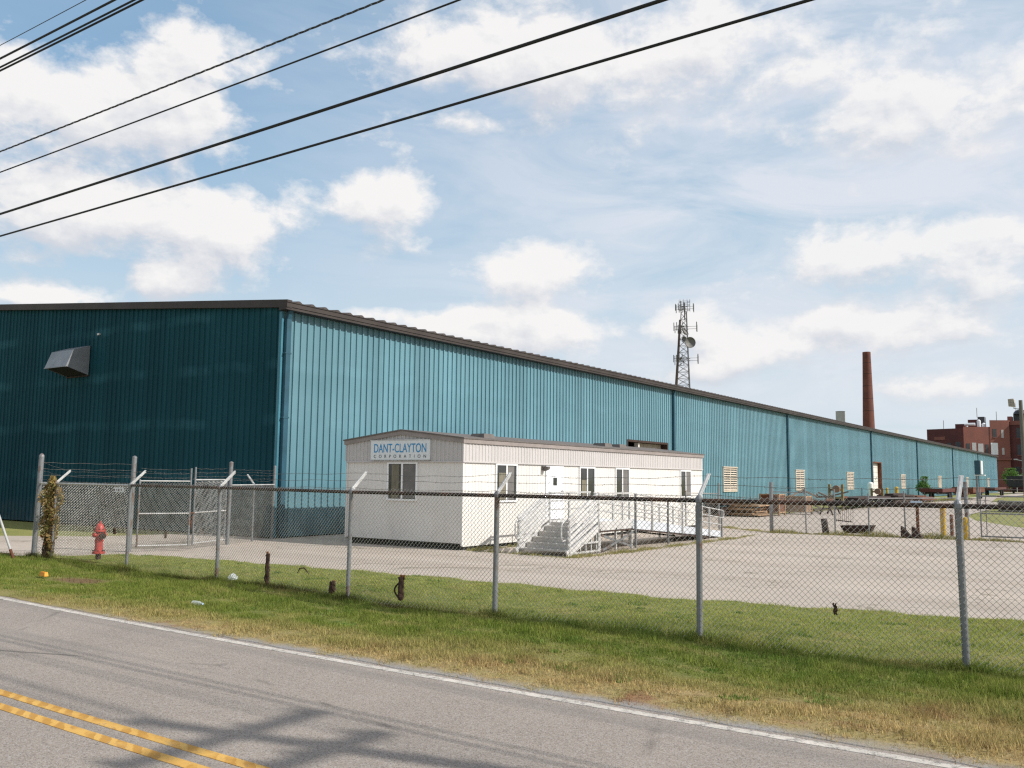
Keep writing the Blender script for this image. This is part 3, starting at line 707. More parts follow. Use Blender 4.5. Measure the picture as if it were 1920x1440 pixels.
# louvred vents
for y0, y1 in ((60.7, 63.4), (77.5, 80.0), (94.6, 97.3), (121.1, 123.7), (148.1, 150.9), (176.5, 179.2), (205.6, 208.6)):
    z0, z1 = 1.24, 2.95
    fr = MB(); t = .1; X0, X1 = WX + .02, WX + .10
    fr.box(X0, X1, y0, y0 + t, z0, z1).box(X0, X1, y1 - t, y1, z0, z1).box(X0, X1, y0 + t, y1 - t, z0, z0 + t).box(X0, X1 + .03, y0 - .05, y1 + .05, z1, z1 + .08)
    ym = (y0 + y1) / 2; fr.box(X0, X1 - .01, ym - .05, ym + .05, z0 + t, z1)
    fo = fr.build('louver_vent', M['louver'], wh)
    MB().box(WX + .040, WX + .045, y0 + .06, y1 - .06, z0 + .06, z1).build('backing', M['louver_gap'], fo)
    sl = MB(); nsl = 10
    for i in range(nsl):
        zc = z0 + t + (i + .5) * (z1 - z0 - t) / nsl
        for a, c in ((y0 + t, ym - .05), (ym + .05, y1 - t)):
            sl.hexa([(WX + .05, a, zc + .02), (WX + .095, a, zc - .052), (WX + .095, c, zc - .052), (WX + .05, c, zc + .02),
                     (WX + .05, a, zc + .035), (WX + .105, a, zc - .03), (WX + .105, c, zc - .03), (WX + .05, c, zc + .035)])
    sl.build('slats', M['louver'], fo)
# loading doors in recesses
def doorway(y0, y1, z1, dm, half=False):
    fr = MB(); X0, X1 = WX - .45, WX + .06
    fr.box(X0, X1, y0 - .14, y0, 0, z1 + .12).box(X0, X1, y1, y1 + .14, 0, z1 + .12).box(X0, X1, y0, y1, z1, z1 + .12)
    fr.quad((WX - .45, y0, .01), (WX + .02, y0, .01), (WX + .02, y1, .01), (WX - .45, y1, .01))
    fo = fr.build('loading_door_frame', M['rust'] if not half else M['dark_rust'], wh)
    p = MB(); yy0 = y0 if not half else y0 + 1.75
    nrow = 8
    for i in range(nrow):
        za, zb = z1 * i / nrow, z1 * (i + 1) / nrow - .015
        p.box(WX - .42, WX - .36, yy0 + .02, y1 - .02, za + .01, zb)
    p.build('door_panel', dm, fo)
    if half:
        MB().box(WX - 2.5, WX - 2.4, y0, yy0, 0, z1).build('dark_opening', M['dark_void'], fo)
        MB().box(WX - .36, WX - .1, yy0 - .14, yy0 + .02, 0, z1 - .01).build('door_post', M['white_door'], fo)
doorway(46.1, 51.4, 4.22, mat('beige_sheet_door', (.42, .37, .30), (.33, .27, .21), rough=.6), True)
doorway(106.3, 110.4, 4.2, M['white_door'])
# exhaust hood on the gable
b = MB(); x0, x1 = -36.95, -35.3; Yw = WY0 - .035
pr = [(Yw, 7.36), (Yw - .72, 7.10), (Yw - .99, 6.40), (Yw - .02, 6.12)]
k = len(b.v); b.v += [(x0, y, z) for y, z in pr] + [(x1, y, z) for y, z in pr]
b.f += [(k, k + 1, k + 2, k + 3), (k + 7, k + 6, k + 5, k + 4), (k, k + 4, k + 5, k + 1), (k + 1, k + 5, k + 6, k + 2)]
ho = b.build('exhaust_hood', M['hood_metal'], wh)
b = MB(); b.quad((x0 + .02, Yw - .95, 6.42), (x1 - .02, Yw - .95, 6.42), (x1 - .02, Yw - .04, 6.15), (x0 + .02, Yw - .04, 6.15)); b.build('hood_opening', M['dark_void'], ho)
MB().bar((x1 + .01, Yw - .02, 6.10), (x0 - .01, Yw - .02, 6.10), .05, .05).build('rear_rim', M['dark_rust'], ho); MB().bar((x1 + .005, Yw - .995, 6.39), (x0 - .005, Yw - .995, 6.39), .03, .03).build('front_lip', M['hood_metal'], ho)
b = MB(); b.box(-34.75, -34.60, WY0 - .10, WY0 - .03, 7.74, 7.82); b.build('wall_bracket', M['galv_light'], wh)

# ------------------------------------------------------------------ office trailer
TX0, TX1, TY0, TY1 = -20.5, -15.85, 20.6, 38.3
TE, TR = 3.13, 3.40
tr = thing('office_trailer', 'low white office trailer with a company sign on its gable and a ramp alongside', 'trailer', (TX1, TY0, 0))
xm = (TX0 + TX1) / 2
def tz(x): return TE + (TR - TE) * (1 - abs(x - xm) / (TX1 - xm))
b = MB()
ribbed(TX0, TX1, .155, .012, .040, .028, lambda u: (.17, 2.54), lambda u, o, z: (u, TY0 - o, z), b)
ribbed(TY0, TY1, .161, .010, .040, .028, lambda u: (.08, 2.54), lambda u, o, z: (TX1 + o, u, z), b)
b.quad((TX0, TY1, .1), (TX0, TY0, .1), (TX0, TY0, 3.1), (TX0, TY1, 3.1)); b.quad((TX1, TY1, .1), (TX0, TY1, .1), (TX0, TY1, 3.1), (TX1, TY1, 3.1))
b.build('siding', M['siding'], tr)
b = MB()
ribbed(TX0 - .03, TX1 + .03, .155, .020, .060, .044, lambda u: (2.54, tz(min(max(u, TX0), TX1)) - .04), lambda u, o, z: (u, TY0 - .035 - o, z), b)
ribbed(TY0 - .03, TY1 + .03, .161, .014, .060, .044, lambda u: (2.54, TE - .05), lambda u, o, z: (TX1 + .035 + o, u, z), b)
b.box(TX1 - .02, TX1 + .056, TY0 - .056, TY0 + .03, 2.546, TE - .055); b.box(TX0 - .045, TX0 + .0, TY0 - .056, TY0 + .03, 2.546, TE - .055)
b.box(TX0, TX1 + .058, TY0 - .058, TY0 + .1, 2.50, 2.545); b.box(TX1 - .05, TX1 + .058, TY0 + .101, TY1, 2.50, 2.545)
b.build('upper_band', M['siding_band'], tr)
b = MB()
for x0, x1 in ((TX0 - .08, xm), (xm, TX1 + .085)):
    z0, z1 = tz(x0) , tz(x1)
    b.hexa([(x0, TY0 - .09, z0 - .06), (x1, TY0 - .09, z1 - .06), (x1, TY0 + .02, z1 - .06), (x0, TY0 + .02, z0 - .06), (x0, TY0 - .09, z0 + .065), (x1, TY0 - .09, z1 + .065), (x1, TY0 + .02, z1 + .065), (x0, TY0 + .02, z0 + .065)])
b.box(TX1 - .03, TX1 + .088, TY0 + .021, TY1 + .05, TE - .07, TE + .06)
b.build('fascia', M['fascia'], tr)
b = MB()
for x0, x1 in ((TX0 - .11, xm), (xm, TX1 + .11)):
    b.hexa([(x0, TY0 - .115, tz(x0) + .067), (x1, TY0 - .115, tz(x1) + .067), (x1, TY1 + .1, tz(x1) + .067), (x0, TY1 + .1, tz(x0) + .067),
            (x0, TY0 - .115, tz(x0) + .105), (x1, TY0 - .115, tz(x1) + .105), (x1, TY1 + .1, tz(x1) + .105), (x0, TY1 + .1, tz(x0) + .105)])
b.build('roof', M['vent_grey'], tr)
MB().box(TX0 + .06, TX1 - .06, TY0 + .06, TY1 - .06, -.02, .6).build('underfloor', M['dark_void'], tr)
MB().box(TX1 - .03, TX1 + .022, TY0 - .024, TY0 + .05, .1, 2.5).build('corner_trim', M['siding'], tr); MB().box(TX0 - .01, TX0 + .05, TY0 - .024, TY0 + .03, .15, 2.5).build('corner_trim', M['siding'], tr)
def window(axis, u0, u1, z0, z1, inner):
    """sliding window: frame > panes, curtain; axis 'y' on the gable, 'x' on the long side"""
    def bx(b, a, c, d0, d1, e, f):
        return b.box(a, c, TY0 - d1, TY0 - d0, e, f) if axis == 'y' else b.box(TX1 + d0, TX1 + d1, a, c, e, f)
    t = .055; um = (u0 + u1) / 2; fr = MB()
    bx(fr, u0 - t, u0, .0, .05, z0 - t, z1 + t); bx(fr, u1, u1 + t, .0, .05, z0 - t, z1 + t)
    bx(fr, u0, u1, .0, .05, z1, z1 + t); bx(fr, u0, u1, .0, .055, z0 - t, z0); bx(fr, um - .03, um + .03, .0, .045, z0, z1)
    fo = fr.build('window', M['window_frame'], tr)
    for a, c, d in ((u0, um - .03, .016), (um + .03, u1, .020)):
        p = MB(); bx(p, a, c, .012, d, z0, z1); p.build('pane', M['glass'], fo)
    for (a, c, e, f, mm) in inner:
        p = MB(); bx(p, a, c, .021, .024, e, f); p.build('curtain', mm, fo)
window('y', -18.70, -17.60, 1.40, 2.46, [(-18.58, -18.28, 1.42, 2.44, M['curtain']), (-18.12, -17.63, 1.42, 2.44, M['blind'])])
window('x', 22.25, 23.30, 1.38, 2.45, [(22.38, 22.74, 1.40, 2.22, M['curtain']), (22.82, 23.2, 1.40, 2.42, M['blind'])])
window('x', 27.30, 28.30, 1.38, 2.43, [(27.42, 27.77, 1.40, 2.02, M['curtain'])])
window('x', 29.98, 31.00, 1.38, 2.43, [(30.55, 30.95, 1.40, 2.40, M['blind'])])
window('x', 35.90, 36.92, 1.36, 2.42, [(36.46, 36.88, 1.38, 2.40, M['blind'])])
b = MB(); b.box(TX1, TX1 + .045, 25.05, 25.12, .70, 2.47).box(TX1, TX1 + .045, 26.10, 26.17, .70, 2.47).box(TX1, TX1 + .045, 25.12, 26.10, 2.42, 2.47)
b.box(TX1 + .012, TX1 + .035, 25.12, 26.10, .72, 2.42)
do = b.build('door', M['door_white'], tr)
MB().box(TX1 + .036, TX1 + .040, 25.50, 25.74, 1.83, 2.09).build('door_window', M['glass'], do)
MB().lathe([(.03, 0), (.045, .03), (.045, .07), (.02, .09)], (TX1 + .036, 26.02, 1.62), 10, 'x').build('handle', M['galv'], do)
b = MB(); b.box(TX1 + .013, TX1 + .09, 24.80, 24.98, 2.33, 2.46).hexa([(TX1 + .09, 24.82, 2.30), (TX1 + .24, 24.82, 2.36), (TX1 + .24, 24.96, 2.36), (TX1 + .09, 24.96, 2.30), (TX1 + .09, 24.82, 2.45), (TX1 + .26, 24.82, 2.45), (TX1 + .26, 24.96, 2.45), (TX1 + .09, 24.96, 2.45)])
b.build('door_lamp', M['vent_grey'], tr)
for x, y in ((-16.6, 22.55), (-16.6, 30.35), (-16.6, 31.55)):
    b = MB(); z = tz(x) + .10
    b.hexa([(x - .3, y - .32, z - .06), (x + .3, y - .32, z - .1), (x + .3, y + .32, z - .1), (x - .3, y + .32, z - .06), (x - .24, y - .25, z + .11), (x + .24, y - .25, z + .11), (x + .24, y + .25, z + .11), (x - .24, y + .25, z + .11)])
    b.build('roof_vent', M['vent_grey'], tr)
# sign board with raised lettering
sb = MB(); sb.box(-19.40, -17.02, TY0 - .105, TY0 - .062, 2.585, 3.165)
sg = sb.build('sign', M['sign_white'], tr)
b = MB(); b.box(-19.42, -17.00, TY0 - .115, TY0 - .06, 3.166, 3.195).box(-19.42, -17.00, TY0 - .115, TY0 - .06, 2.56, 2.584); b.build('sign_edge', M['galv_light'], sg)
def lettering(txt, cx, cz, width, height, m, space=1.0, bold=0.0, name='lettering'):
    cu = bpy.data.curves.new(name, 'FONT'); cu.body = txt; cu.space_character = space; cu.extrude = .004; cu.offset = bold
    tmp = bpy.data.objects.new(name, cu); COL.objects.link(tmp)
    bpy.context.view_layer.update()
    me = bpy.data.meshes.new_from_object(tmp.evaluated_get(bpy.context.evaluated_depsgraph_get()))
    bpy.data.objects.remove(tmp)
    co = np.zeros(len(me.vertices) * 3); me.vertices.foreach_get('co', co); co = co.reshape(-1, 3)
    mn, mx = co.min(0), co.max(0)
    X = cx + ((co[:, 0] - mn[0]) / (mx[0] - mn[0]) - .5) * width
    Z = cz + ((co[:, 1] - mn[1]) / (mx[1] - mn[1]) - .5) * height
    Y = TY0 - .1065 - co[:, 2]
    me.vertices.foreach_set('co', (np.stack([X, Y, Z], 1) - np.array([TX1, TY0, 0])).ravel()); me.update()
    me.materials.clear(); me.materials.append(m)
    o = bpy.data.objects.new(name, me); COL.objects.link(o); o.parent = sg; return o
lettering('DANT-CLAYTON', -18.205, 2.935, 2.10, .27, M['sign_blue'], 1.0, .004)
lettering('CORPORATION', -18.21, 2.685, 2.10, .098, M['sign_grey'], 2.4, 0.0)

# ------------------------------------------------------------------ entrance stairs and ramp
st = thing('entrance_stairs', 'silver aluminium stairs and landing with plank guard rails at the trailer door', 'stairs', (-13.2, 20.8, 0))
SX0, SX1, SY0, SY1, PZ = -14.05, -12.42, 20.85, 22.45, .70
ns = 5
b = MB()
for i in range(ns):
    y = SY0 + (SY1 - SY0) * i / ns; z = PZ * (i + 1) / ns
    b.box(SX0 + .05, SX1 - .05, y, y + .36, z - .045, z)
    b.box(SX0 + .05, SX1 - .05, y + .33, y + .345, z, z + .095)
b.build('treads', M['alu_grey'], st)
sdir = PZ / (SY1 - SY0)
for x in (SX0, SX1):
    MB().bar((x, SY0 - .12, .03), (x, SY1, PZ - .02), .045, .20).build('stringer', M['alu'], st)
    b = MB()
    for k in range(5):
        h = .24 + .17 * k; b.bar((x, SY0 - .05, .02 + h), (x, SY1, PZ + h), .035, .105)
    b.build('guard_planks', M['alu'], st)
    b = MB(); xi = x + (.075 if x < -13 else -.075)
    pts = [(xi, SY0 + .02, .42), (xi, SY0 - .22, .40), (xi, SY0 - .28, .50), (xi, SY0 - .28, .80), (xi, SY0 - .2, .90), (xi, SY0, .92), (xi, SY1, PZ + .93), (xi, SY1 + .2, PZ + .93)]
    b.tube(pts, .024, 8); b.build('handrail', M['galv_light'], st)
    for y in (SY0, SY1):
        z = 0 if y == SY0 else PZ
        MB().box(x - .03, x + .03, y - .03, y + .03, 0, z + .98).build('post', M['galv_light'], st)
b = MB()
for i in range(6):
    y = SY0 + .3 + .3 * i
    if y < SY1: b.box(SX1 - .03, SX1 + .01, y - .02, y + .02, 0, PZ * (y - SY0) / (SY1 - SY0))
b.bar((SX1 + .02, SY0, .06), (SX1 + .02, SY1, .06), .03, .05); b.bar((SX1 + .02, SY0 + .6, .30), (SX1 + .02, SY1, .30), .03, .05)
b.build('side_frame', M['galv_light'], st)
PX0, PX1, PY1 = -15.80, -12.42, 24.55
b = MB(); b.prism([(SX0, SY1 + .01), (PX1, SY1 + .01), (PX1, 26.4), (PX0, 26.4), (PX0, 24.9), (SX0, 24.9)], PZ - .06, PZ); b.build('landing', M['alu_grey'], st)
b = MB(); b.box(PX1 - .02, PX1 + .03, SY1 + .01, PY1, PZ - .10, PZ + .16); b.build('kick_plate', M['alu'], st)
MB().box(SX0 - .04, SX0, SY1 + .01, 24.9, PZ - .10, PZ + .14).build('kick_plate', M['alu'], st)
b = MB(); b.box(PX1 - .05, PX1 + .04, SY1 + .01, PY1, PZ - .15, PZ - .105); b.build('landing_beam', M['dark_rust'], st)
for x, y in ((PX1, 22.52), (PX1, 23.5), (PX1, 24.5), (SX0, 22.52), (PX0 + .1, 25.0), (PX0 + .1, 26.3), (PX1 - 1.25, 26.3)):
    MB().box(x - .03, x + .03, y - .03, y + .03, 0, PZ - .05).build('leg', M['galv_light'], st)
MB().bar((PX1 + .05, 22.55, .48), (PX1 + .05, 24.45, .06), .03, .06).build('cross_brace', M['galv'], st); MB().bar((PX1 + .085, 22.55, .06), (PX1 + .085, 24.45, .48), .03, .06).build('cross_brace', M['galv'], st)
for x, y in ((PX1 - 1.25, 26.35), (SX0 - .02, 23.6), (SX0 - .02, 24.85)):
    MB().box(x - .025, x + .025, y - .025, y + .025, PZ, PZ + .96).build('post', M['galv_light'], st)
for h in (.45, .70, .95): MB().bar((PX1, SY1, PZ + h), (PX1, PY1, PZ + h), .03, .045).build('guard_rail', M['galv_light'], st); MB().bar((SX0, SY1, PZ + h), (SX0, 24.9, PZ + h), .03, .045).build('guard_rail', M['galv_light'], st)

rp = thing('access_ramp', 'long silver aluminium wheelchair ramp with railings sloping down beside the white trailer', 'ramp', (-13.05, 24.6, 0))
RY0, RY1 = 24.6, 31.75
rz = lambda y: PZ - (PZ - .03) * (y - RY0) / (RY1 - RY0)
RX = (-13.72, -12.42)
b = MB(); b.hexa([(RX[0], RY0, PZ - .05), (RX[1], RY0, PZ - .05), (RX[1], RY1, -.02), (RX[0], RY1, -.02), (RX[0], RY0, PZ), (RX[1], RY0, PZ), (RX[1], RY1, .03), (RX[0], RY1, .03)])
b.build('deck', M['alu_grey'], rp)
for x in RX:
    MB().hexa([(x - .02, RY0, PZ - .12), (x + .02, RY0, PZ - .12), (x + .02, RY1, -.01), (x - .02, RY1, -.01), (x - .02, RY0, PZ + .17), (x + .02, RY0, PZ + .17), (x + .02, RY1, .20), (x - .02, RY1, .20)]).build('side_plate', mat('bluish_plate', (.62, .65, .70), rough=.4, metal=.2), rp)
    for i in range(7):
        y = RY0 + .1 + (RY1 - RY0 - .16) * i / 6
        MB().box(x + .021 if x > -13 else x - .075, x + .075 if x > -13 else x - .021, y - .027, y + .027, 0 if i % 2 == 0 else rz(y) - .1, rz(y) + .95).build('post', M['galv_light'] if x < -13 or i % 2 else M['galv'], rp)
    b = MB(); xx = x + (.05 if x > -13 else -.05)
    for h in (.93, .66, .40): b.tube([(xx, RY0, PZ + h), (xx, RY1, .03 + h)], .021, 8)
    b.tube([(xx, RY1, .96), (xx, RY1 + .14, .92), (xx, RY1 + .17, .82), (xx, RY1 + .12, .70), (xx, RY1, .69)], .021, 8)
    b.build('handrail', M['galv_light'], rp)
    MB().hexa([(x - .025, RY0, PZ - .155), (x + .025, RY0, PZ - .155), (x + .025, RY1 - 1.2, -.0), (x - .025, RY1 - 1.2, -.0), (x - .025, RY0, PZ - .121), (x + .025, RY0, PZ - .121), (x + .025, RY1 - 1.2, .06), (x - .025, RY1 - 1.2, .06)]).build('bottom_angle', M['dark_rust'], rp)

# ------------------------------------------------------------------ chain link fences
def chain_mesh(b, p, q, z0, z1, w=.036, r=.0026, tip=.045):
    p, q = Vector((p[0], p[1], 0)), Vector((q[0], q[1], 0)); L = (q - p).length; d = (q - p) / L; nrm = Vector((-d.y, d.x, 0))
    n = int(L / w); m = int((z1 - z0) / w)
    offs = [d * (r * 1.0) + Vector((0, 0, r)), -d * (r * 1.0) + Vector((0, 0, r)), nrm * r * 1.3 - Vector((0, 0, r * .6))]
    for i in range(n):
        k0 = len(b.v)
        for k in range(m + 1):
            s = (i + ((k + i) & 1)) * w
            o = nrm * (.0035 if (k + i) & 1 else -.0035)
            zz = z0 + k * w
            if k == m: zz += tip * .35 * random.random()
            c = p + d * s + o + Vector((0, 0, zz))
            for f in offs: b.v.append(tuple(c + f))
        for k in range(m):
            a = k0 + 3 * k
            for j in range(3): b.f.append((a + j, a + (j + 1) % 3, a + 3 + (j + 1) % 3, a + 3 + j))
def barbed(b, pts, seed, sag=.03):
    g = random.Random(seed)
    for p, q in zip(pts[:-1], pts[1:]):
        p, q = Vector(p), Vector(q); L = (q - p).length; n = max(6, int(L / .25)); cur = []; ph = g.uniform(0, 6); s = sag * g.uniform(.4, 1.5)
        for i in range(n + 1):
            t = i / n; c = p.lerp(q, t); c.z -= s * 4 * t * (1 - t); c.z += .010 * math.sin(ph + t * 17); c.y += .008 * math.sin(ph * 2 + t * 11); cur.append(c)
        b.tube(cur, .0028, 5, False)
        for i in range(1, int(L / .13)):
            t = i * .13 / L; c = p.lerp(q, t); c.z -= s * 4 * t * (1 - t); c.z += .010 * math.sin(ph + t * 17); c.y += .008 * math.sin(ph * 2 + t * 11)
            a = Vector((g.uniform(-1, 1), g.uniform(-1, 1), g.uniform(-1, 1))).normalized() * .020
            b.tube([c - a, c + a], .0022, 4, False)

FP = [(-22.55, 11.88), (-21.72, 11.86), (-18.0, 11.50), (-14.70, 11.32), (-10.85, 11.0), (-7.80, 10.96), (-4.60, 10.98), (-1.57, 11.22), (1.6, 11.35), (4.8, 11.5)]
ff = thing('chain_link_fence', 'long roadside chain link fence with barbed wire on slanted arms and a rusty top rail', 'fence', (-10, 11, 0))
fm = MB()
for p, q in zip(FP[:-1], FP[1:]): chain_mesh(fm, (p[0], p[1] - .035), (q[0], q[1] - .035), .02, 1.86)
fm.build('wire_mesh', M['wire_mesh'], ff)
b = MB(); b.tube([(x, y, 1.805 + (.012 * math.sin(x * 2))) for x, y in FP[2:]], .029, 10); b.build('top_rail', M['rail_rust'], ff, True)
b = MB(); b.tube([(x, y, 1.815) for x, y in FP[:3]], .023, 10); b.build('top_rail', M['galv_light'], ff, True)
def line_post(x, y, parent, r=.036, h=1.80, lean=0.0, arm=(0, 1), am=None):
    po = MB().tube([(x, y, -.05), (x + lean, y, h), ], r, 12).build('post', M['galv'], parent, True)
    b = MB(); b.lathe([(r + .012, h - .02), (r + .012, h + .03), (r * .8, h + .06), (.01, h + .08)], (x + lean, y, 0), 12)
    b.build('cap', M['galv'], po)
    if arm:
        c = Vector((x + lean, y, h + .03)); e = c + Vector((arm[0] * .34, arm[1] * .34, .30))
        b = MB(); side = (arm[1], -arm[0], 0)
        b.bar(c, e, .055, .014, side); b.bar(c + Vector((0, 0, .02)), e + Vector((0, 0, .02)), .012, .05, side)
        b.build('arm', M['galv_light'], po)
    return po
leans = [0, .01, -.01, -.015, .02, .02, .012, -.02, 0, 0]
for i, (x, y) in enumerate(FP):
    if i == 0: continue
    line_post(x, y, ff, .040 if i > 4 else .036, 1.80, leans[i])
b = MB(); b.tube([(-22.62, 11.9, -.05), (-22.5, 11.88, 2.48)], .062, 14)
b.lathe([(.064, 2.47), (.060, 2.51), (.03, 2.55), (.005, 2.56)], (-22.5, 11.88, 0), 14)
b.build('corner_post', M['galv'], ff, True)
for k, t in enumerate((.15, .58, .97)):
    b = MB(); pts = [(x + leans[i], y + .34 * t, 1.83 + .30 * t) for i, (x, y) in enumerate(FP)]; pts[0] = (-22.5, 11.88, 1.95 + .2 * k)
    barbed(b, pts, 40 + k); b.build('barbed_wire', M['barb'], ff)
# side fence with the double gate
sf = thing('side_fence', 'short chain link side fence joining the tall gate posts to the warehouse corner', 'fence', (-22.8, 18, 0))
SP = [(-22.42, 17.62), (-22.95, 18.95), (-23.5, 20.25)]
for p, q in ((SP[0], SP[1]), (SP[1], SP[2]), ((-22.5, 11.95), (-22.2, 14.25))):
    fm = MB(); chain_mesh(fm, p, q, .04, 1.79); fm.build('wire_mesh', M['wire_mesh'], sf)
MB().tube([(x, y, 1.76) for x, y in SP], .021, 10).build('top_rail', M['galv_light'], sf, True); MB().tube([(-22.5, 11.9, 1.80), (-22.2, 14.25, 1.76)], .021, 10).build('top_rail', M['galv_light'], sf, True)
for (x, y, h, r) in ((-22.2, 14.25, 2.50, .062), (-22.42, 17.62, 2.42, .058), (-23.5, 20.25, 2.34, .045)):
    b = MB(); b.tube([(x - .04, y, -.05), (x, y, h)], r, 14); b.lathe([(r + .003, h - .01), (r, h + .03), (.01, h + .06)], (x, y, 0), 14); b.build('post', M['galv'], sf, True)
line_post(-22.95, 18.95, sf, .028, 1.74, 0, (-1, 0))
for k in range(3):
    b = MB(); z = 1.93 + .16 * k; barbed(b, [(-22.42, 17.62, z), (-22.95, 18.95, z - .02), (-23.5, 20.25, z - .02)], 60 + k); b.build('barbed_wire', M['barb'], sf)
    b = MB(); barbed(b, [(-22.5, 11.9, z + .08), (-22.2, 14.25, z + .08)], 70 + k, .01); b.build('barbed_wire', M['barb'], sf)
def gate_leaf(a, c, label, h, seed):
    g = thing('gate_leaf', label, 'gate', (a[0], a[1], 0), 'chain link gate leaves of the side entrance')
    A, C = Vector((a[0], a[1], 0)), Vector((c[0], c[1], 0))
    Z = lambda v, z: Vector((v.x, v.y, z))
    for z in (.14, 1.0, h): MB().tube([Z(A, z), Z(C, z)], .020, 10).build('rail', M['galv_light'], g, True)
    MB().tube([Z(A, .1), Z(A, h + .05)], .024, 10).build('upright', M['galv'], g, True); MB().tube([Z(C, .1), Z(C, h + .36)], .026, 10).build('upright', M['galv'], g, True)
    b = MB(); chain_mesh(b, a, c, .14, h - .02); b.build('wire_mesh', M['wire_mesh'], g)
    for k in range(3):
        b = MB(); barbed(b, [Z(A, h + .1 + .12 * k), Z(C, h + .1 + .11 * k)], seed + k, .02); b.build('barbed_wire', M['barb'], g)
    return g
gate_leaf((-22.10, 14.38), (-21.45, 15.52), 'near gate leaf hinged on the tall post beside the hydrant, swung inward', 1.88, 80)
gate_leaf((-22.40, 17.46), (-21.78, 15.90), 'far gate leaf hinged on the tall post nearer the warehouse', 1.92, 90)
b = MB(); b.tube([(-21.62, 15.60, 1.02), (-21.52, 15.72, 1.0), (-21.68, 15.84, .98), (-21.76, 15.74, 1.0)], .018, 6)
b.tube([(-21.55, 15.62, 1.0), (-21.60, 15.70, .55), (-21.66, 15.78, .92)], .012, 6)
tag(b.build('gate_chain', M['rust']), 'rusty chain hanging where the two gate leaves meet', 'chain')
# inner fence and gate
bf = thing('inner_fence', 'inner chain link fence with thin posts standing in a weedy strip behind the parking lot', 'fence', (-8, 36.5, 0))
BP = [(-11.95, 36.0), (-10.65, 36.3), (-9.55, 36.4), (-8.3, 36.45), (-7.0, 36.5), (-4.95, 37.0)]
for i, (x, y) in enumerate(BP):
    r = .075 if i in (0, 5) else .028; h = (2.0, 1.8, 1.75, 1.6, 1.72, 2.1)[i]
    MB().tube([(x, y, -.05), (x + random.uniform(-.02, .02), y, h)], r, 10).build('post', M['galv'], bf, True)
MB().tube([(-11.95, 36.0, 1.62), (-10.65, 36.3, 1.60)], .02, 8).build('top_rail', M['galv'], bf)
MB().tube([(-8.3, 36.5, 1.42), (-4.95, 37.0, 1.50)], .018, 8).build('top_rail', M['galv_light'], bf)
for p, q, h in ((BP[0], BP[2], 1.60), (BP[4], BP[5], 1.45)):
    fm = MB(); chain_mesh(fm, p, q, .05, h, .05, .0026); fm.build('wire_mesh', M['wire_mesh'], bf)
b = MB(); barbed(b, [(-11.95, 36, 1.9), (-10.65, 36.3, 1.75), (-9.55, 36.4, 1.7)], 101); b.build('barbed_wire', M['barb'], bf); b = MB(); barbed(b, [(-11.95, 36, 1.75), (-10.65, 36.3, 1.68), (-9.55, 36.4, 1.55)], 102); b.build('barbed_wire', M['barb'], bf)
b = MB(); b.tube([(-9.5, 36.35, .55), (-8.9, 36.4, .50)], .02, 8)
for i in range(9): b.tube([(-9.5 + .08 * i, 36.35, .5), (-9.5 + .08 * i, 36.4, 1.1 + .05 * math.sin(i * 2))], .007, 5)
b.build('torn_wires', M['dark_rust'], bf)
tf = thing('short_fence', 'short length of chain link fence between the trailer end and the inner gate opening', 'fence', (-14.9, 36.1, 0))
for x, h in ((-14.2, 1.95), (-15.7, 1.6)): MB().tube([(x, 36.1, 0), (x, 36.1, h)], .035, 10).build('post', M['galv'], tf, True)
MB().tube([(-15.7, 36.1, 1.5), (-14.2, 36.1, 1.5)], .02, 8).build('top_rail', M['galv_light'], tf)
fm = MB(); chain_mesh(fm, (-15.7, 36.1), (-14.2, 36.1), .05, 1.5, .05, .0026); fm.build('wire_mesh', M['wire_mesh'], tf)
gg = thing('yard_gate', 'wide low chain link yard gate with horizontal rails, right of the yellow bollards', 'gate', (-4.5, 37, 0))
b = MB(); ga, gc = (-4.5, 37.0), (1.5, 37.1)
for z in (.12, .95, 1.58): b.tube([(ga[0], ga[1], z), (gc[0], gc[1], z)], .026, 8)
for x in (-4.5, -4.32, -1.5, 1.5): b.tube([(x, 37.0, .1), (x, 37.0, 1.62 if x != -4.5 else 1.9)], .026 if x != -4.32 else .016, 8)
b.build('frame', M['galv'], gg, True)
fm = MB(); chain_mesh(fm, ga, gc, .12, 1.58, .05, .0026); fm.build('wire_mesh', M['wire_mesh'], gg)

# ------------------------------------------------------------------ small things by the road
hy = thing('fire_hydrant', 'red fire hydrant standing in the grass behind the chain link fence', 'hydrant', (-19.97, 12.02, 0))
hx, hyy = -19.97, 12.02
HZ = lambda z: .13 + z * .87
b = MB(); b.lathe([(r_ * .82, HZ(z)) for r_, z in [(.16, .08), (.17, .09), (.17, .14), (.115, .15), (.11, .22), (.105, .40), (.125, .41), (.125, .45), (.105, .46), (.105, .66), (.16, .67), (.165, .70), (.16, .72), (.13, .73)]], (hx, hyy, 0), 24)
b.build('barrel', M['hydrant_red'], hy, True)
b = MB()
for k in range(8):
    a = R(45 * k + 10)
    for z, rr in ((.16, .122), (.73, .118)): b.lathe([(.014, HZ(z) - .005), (.014, HZ(z) + .016), (.006, HZ(z) + .02)], (hx + rr * math.cos(a), hyy + rr * math.sin(a), 0), 6)
b.build('bolts', M['dark_rust'], hy)
b = MB(); b.lathe([(r_ * .82, HZ(z)) for r_, z in [(.135, .731), (.13, .76), (.11, .82), (.075, .87), (.045, .885), (.035, .89), (.035, .94), (.012, .945)]], (hx, hyy, 0), 20); b.build('bonnet', M['hydrant_red'], hy, True)
for d in (1, -1):
    MB().lathe([(.045, .07 * d), (.045, .12 * d), (.056, .122 * d), (.056, .15 * d), (.02, .152 * d), (.02, .17 * d)][::d], (hx, hyy, HZ(.585)), 12, 'y').build('nozzle_cap', M['hydrant_red'], hy, True)
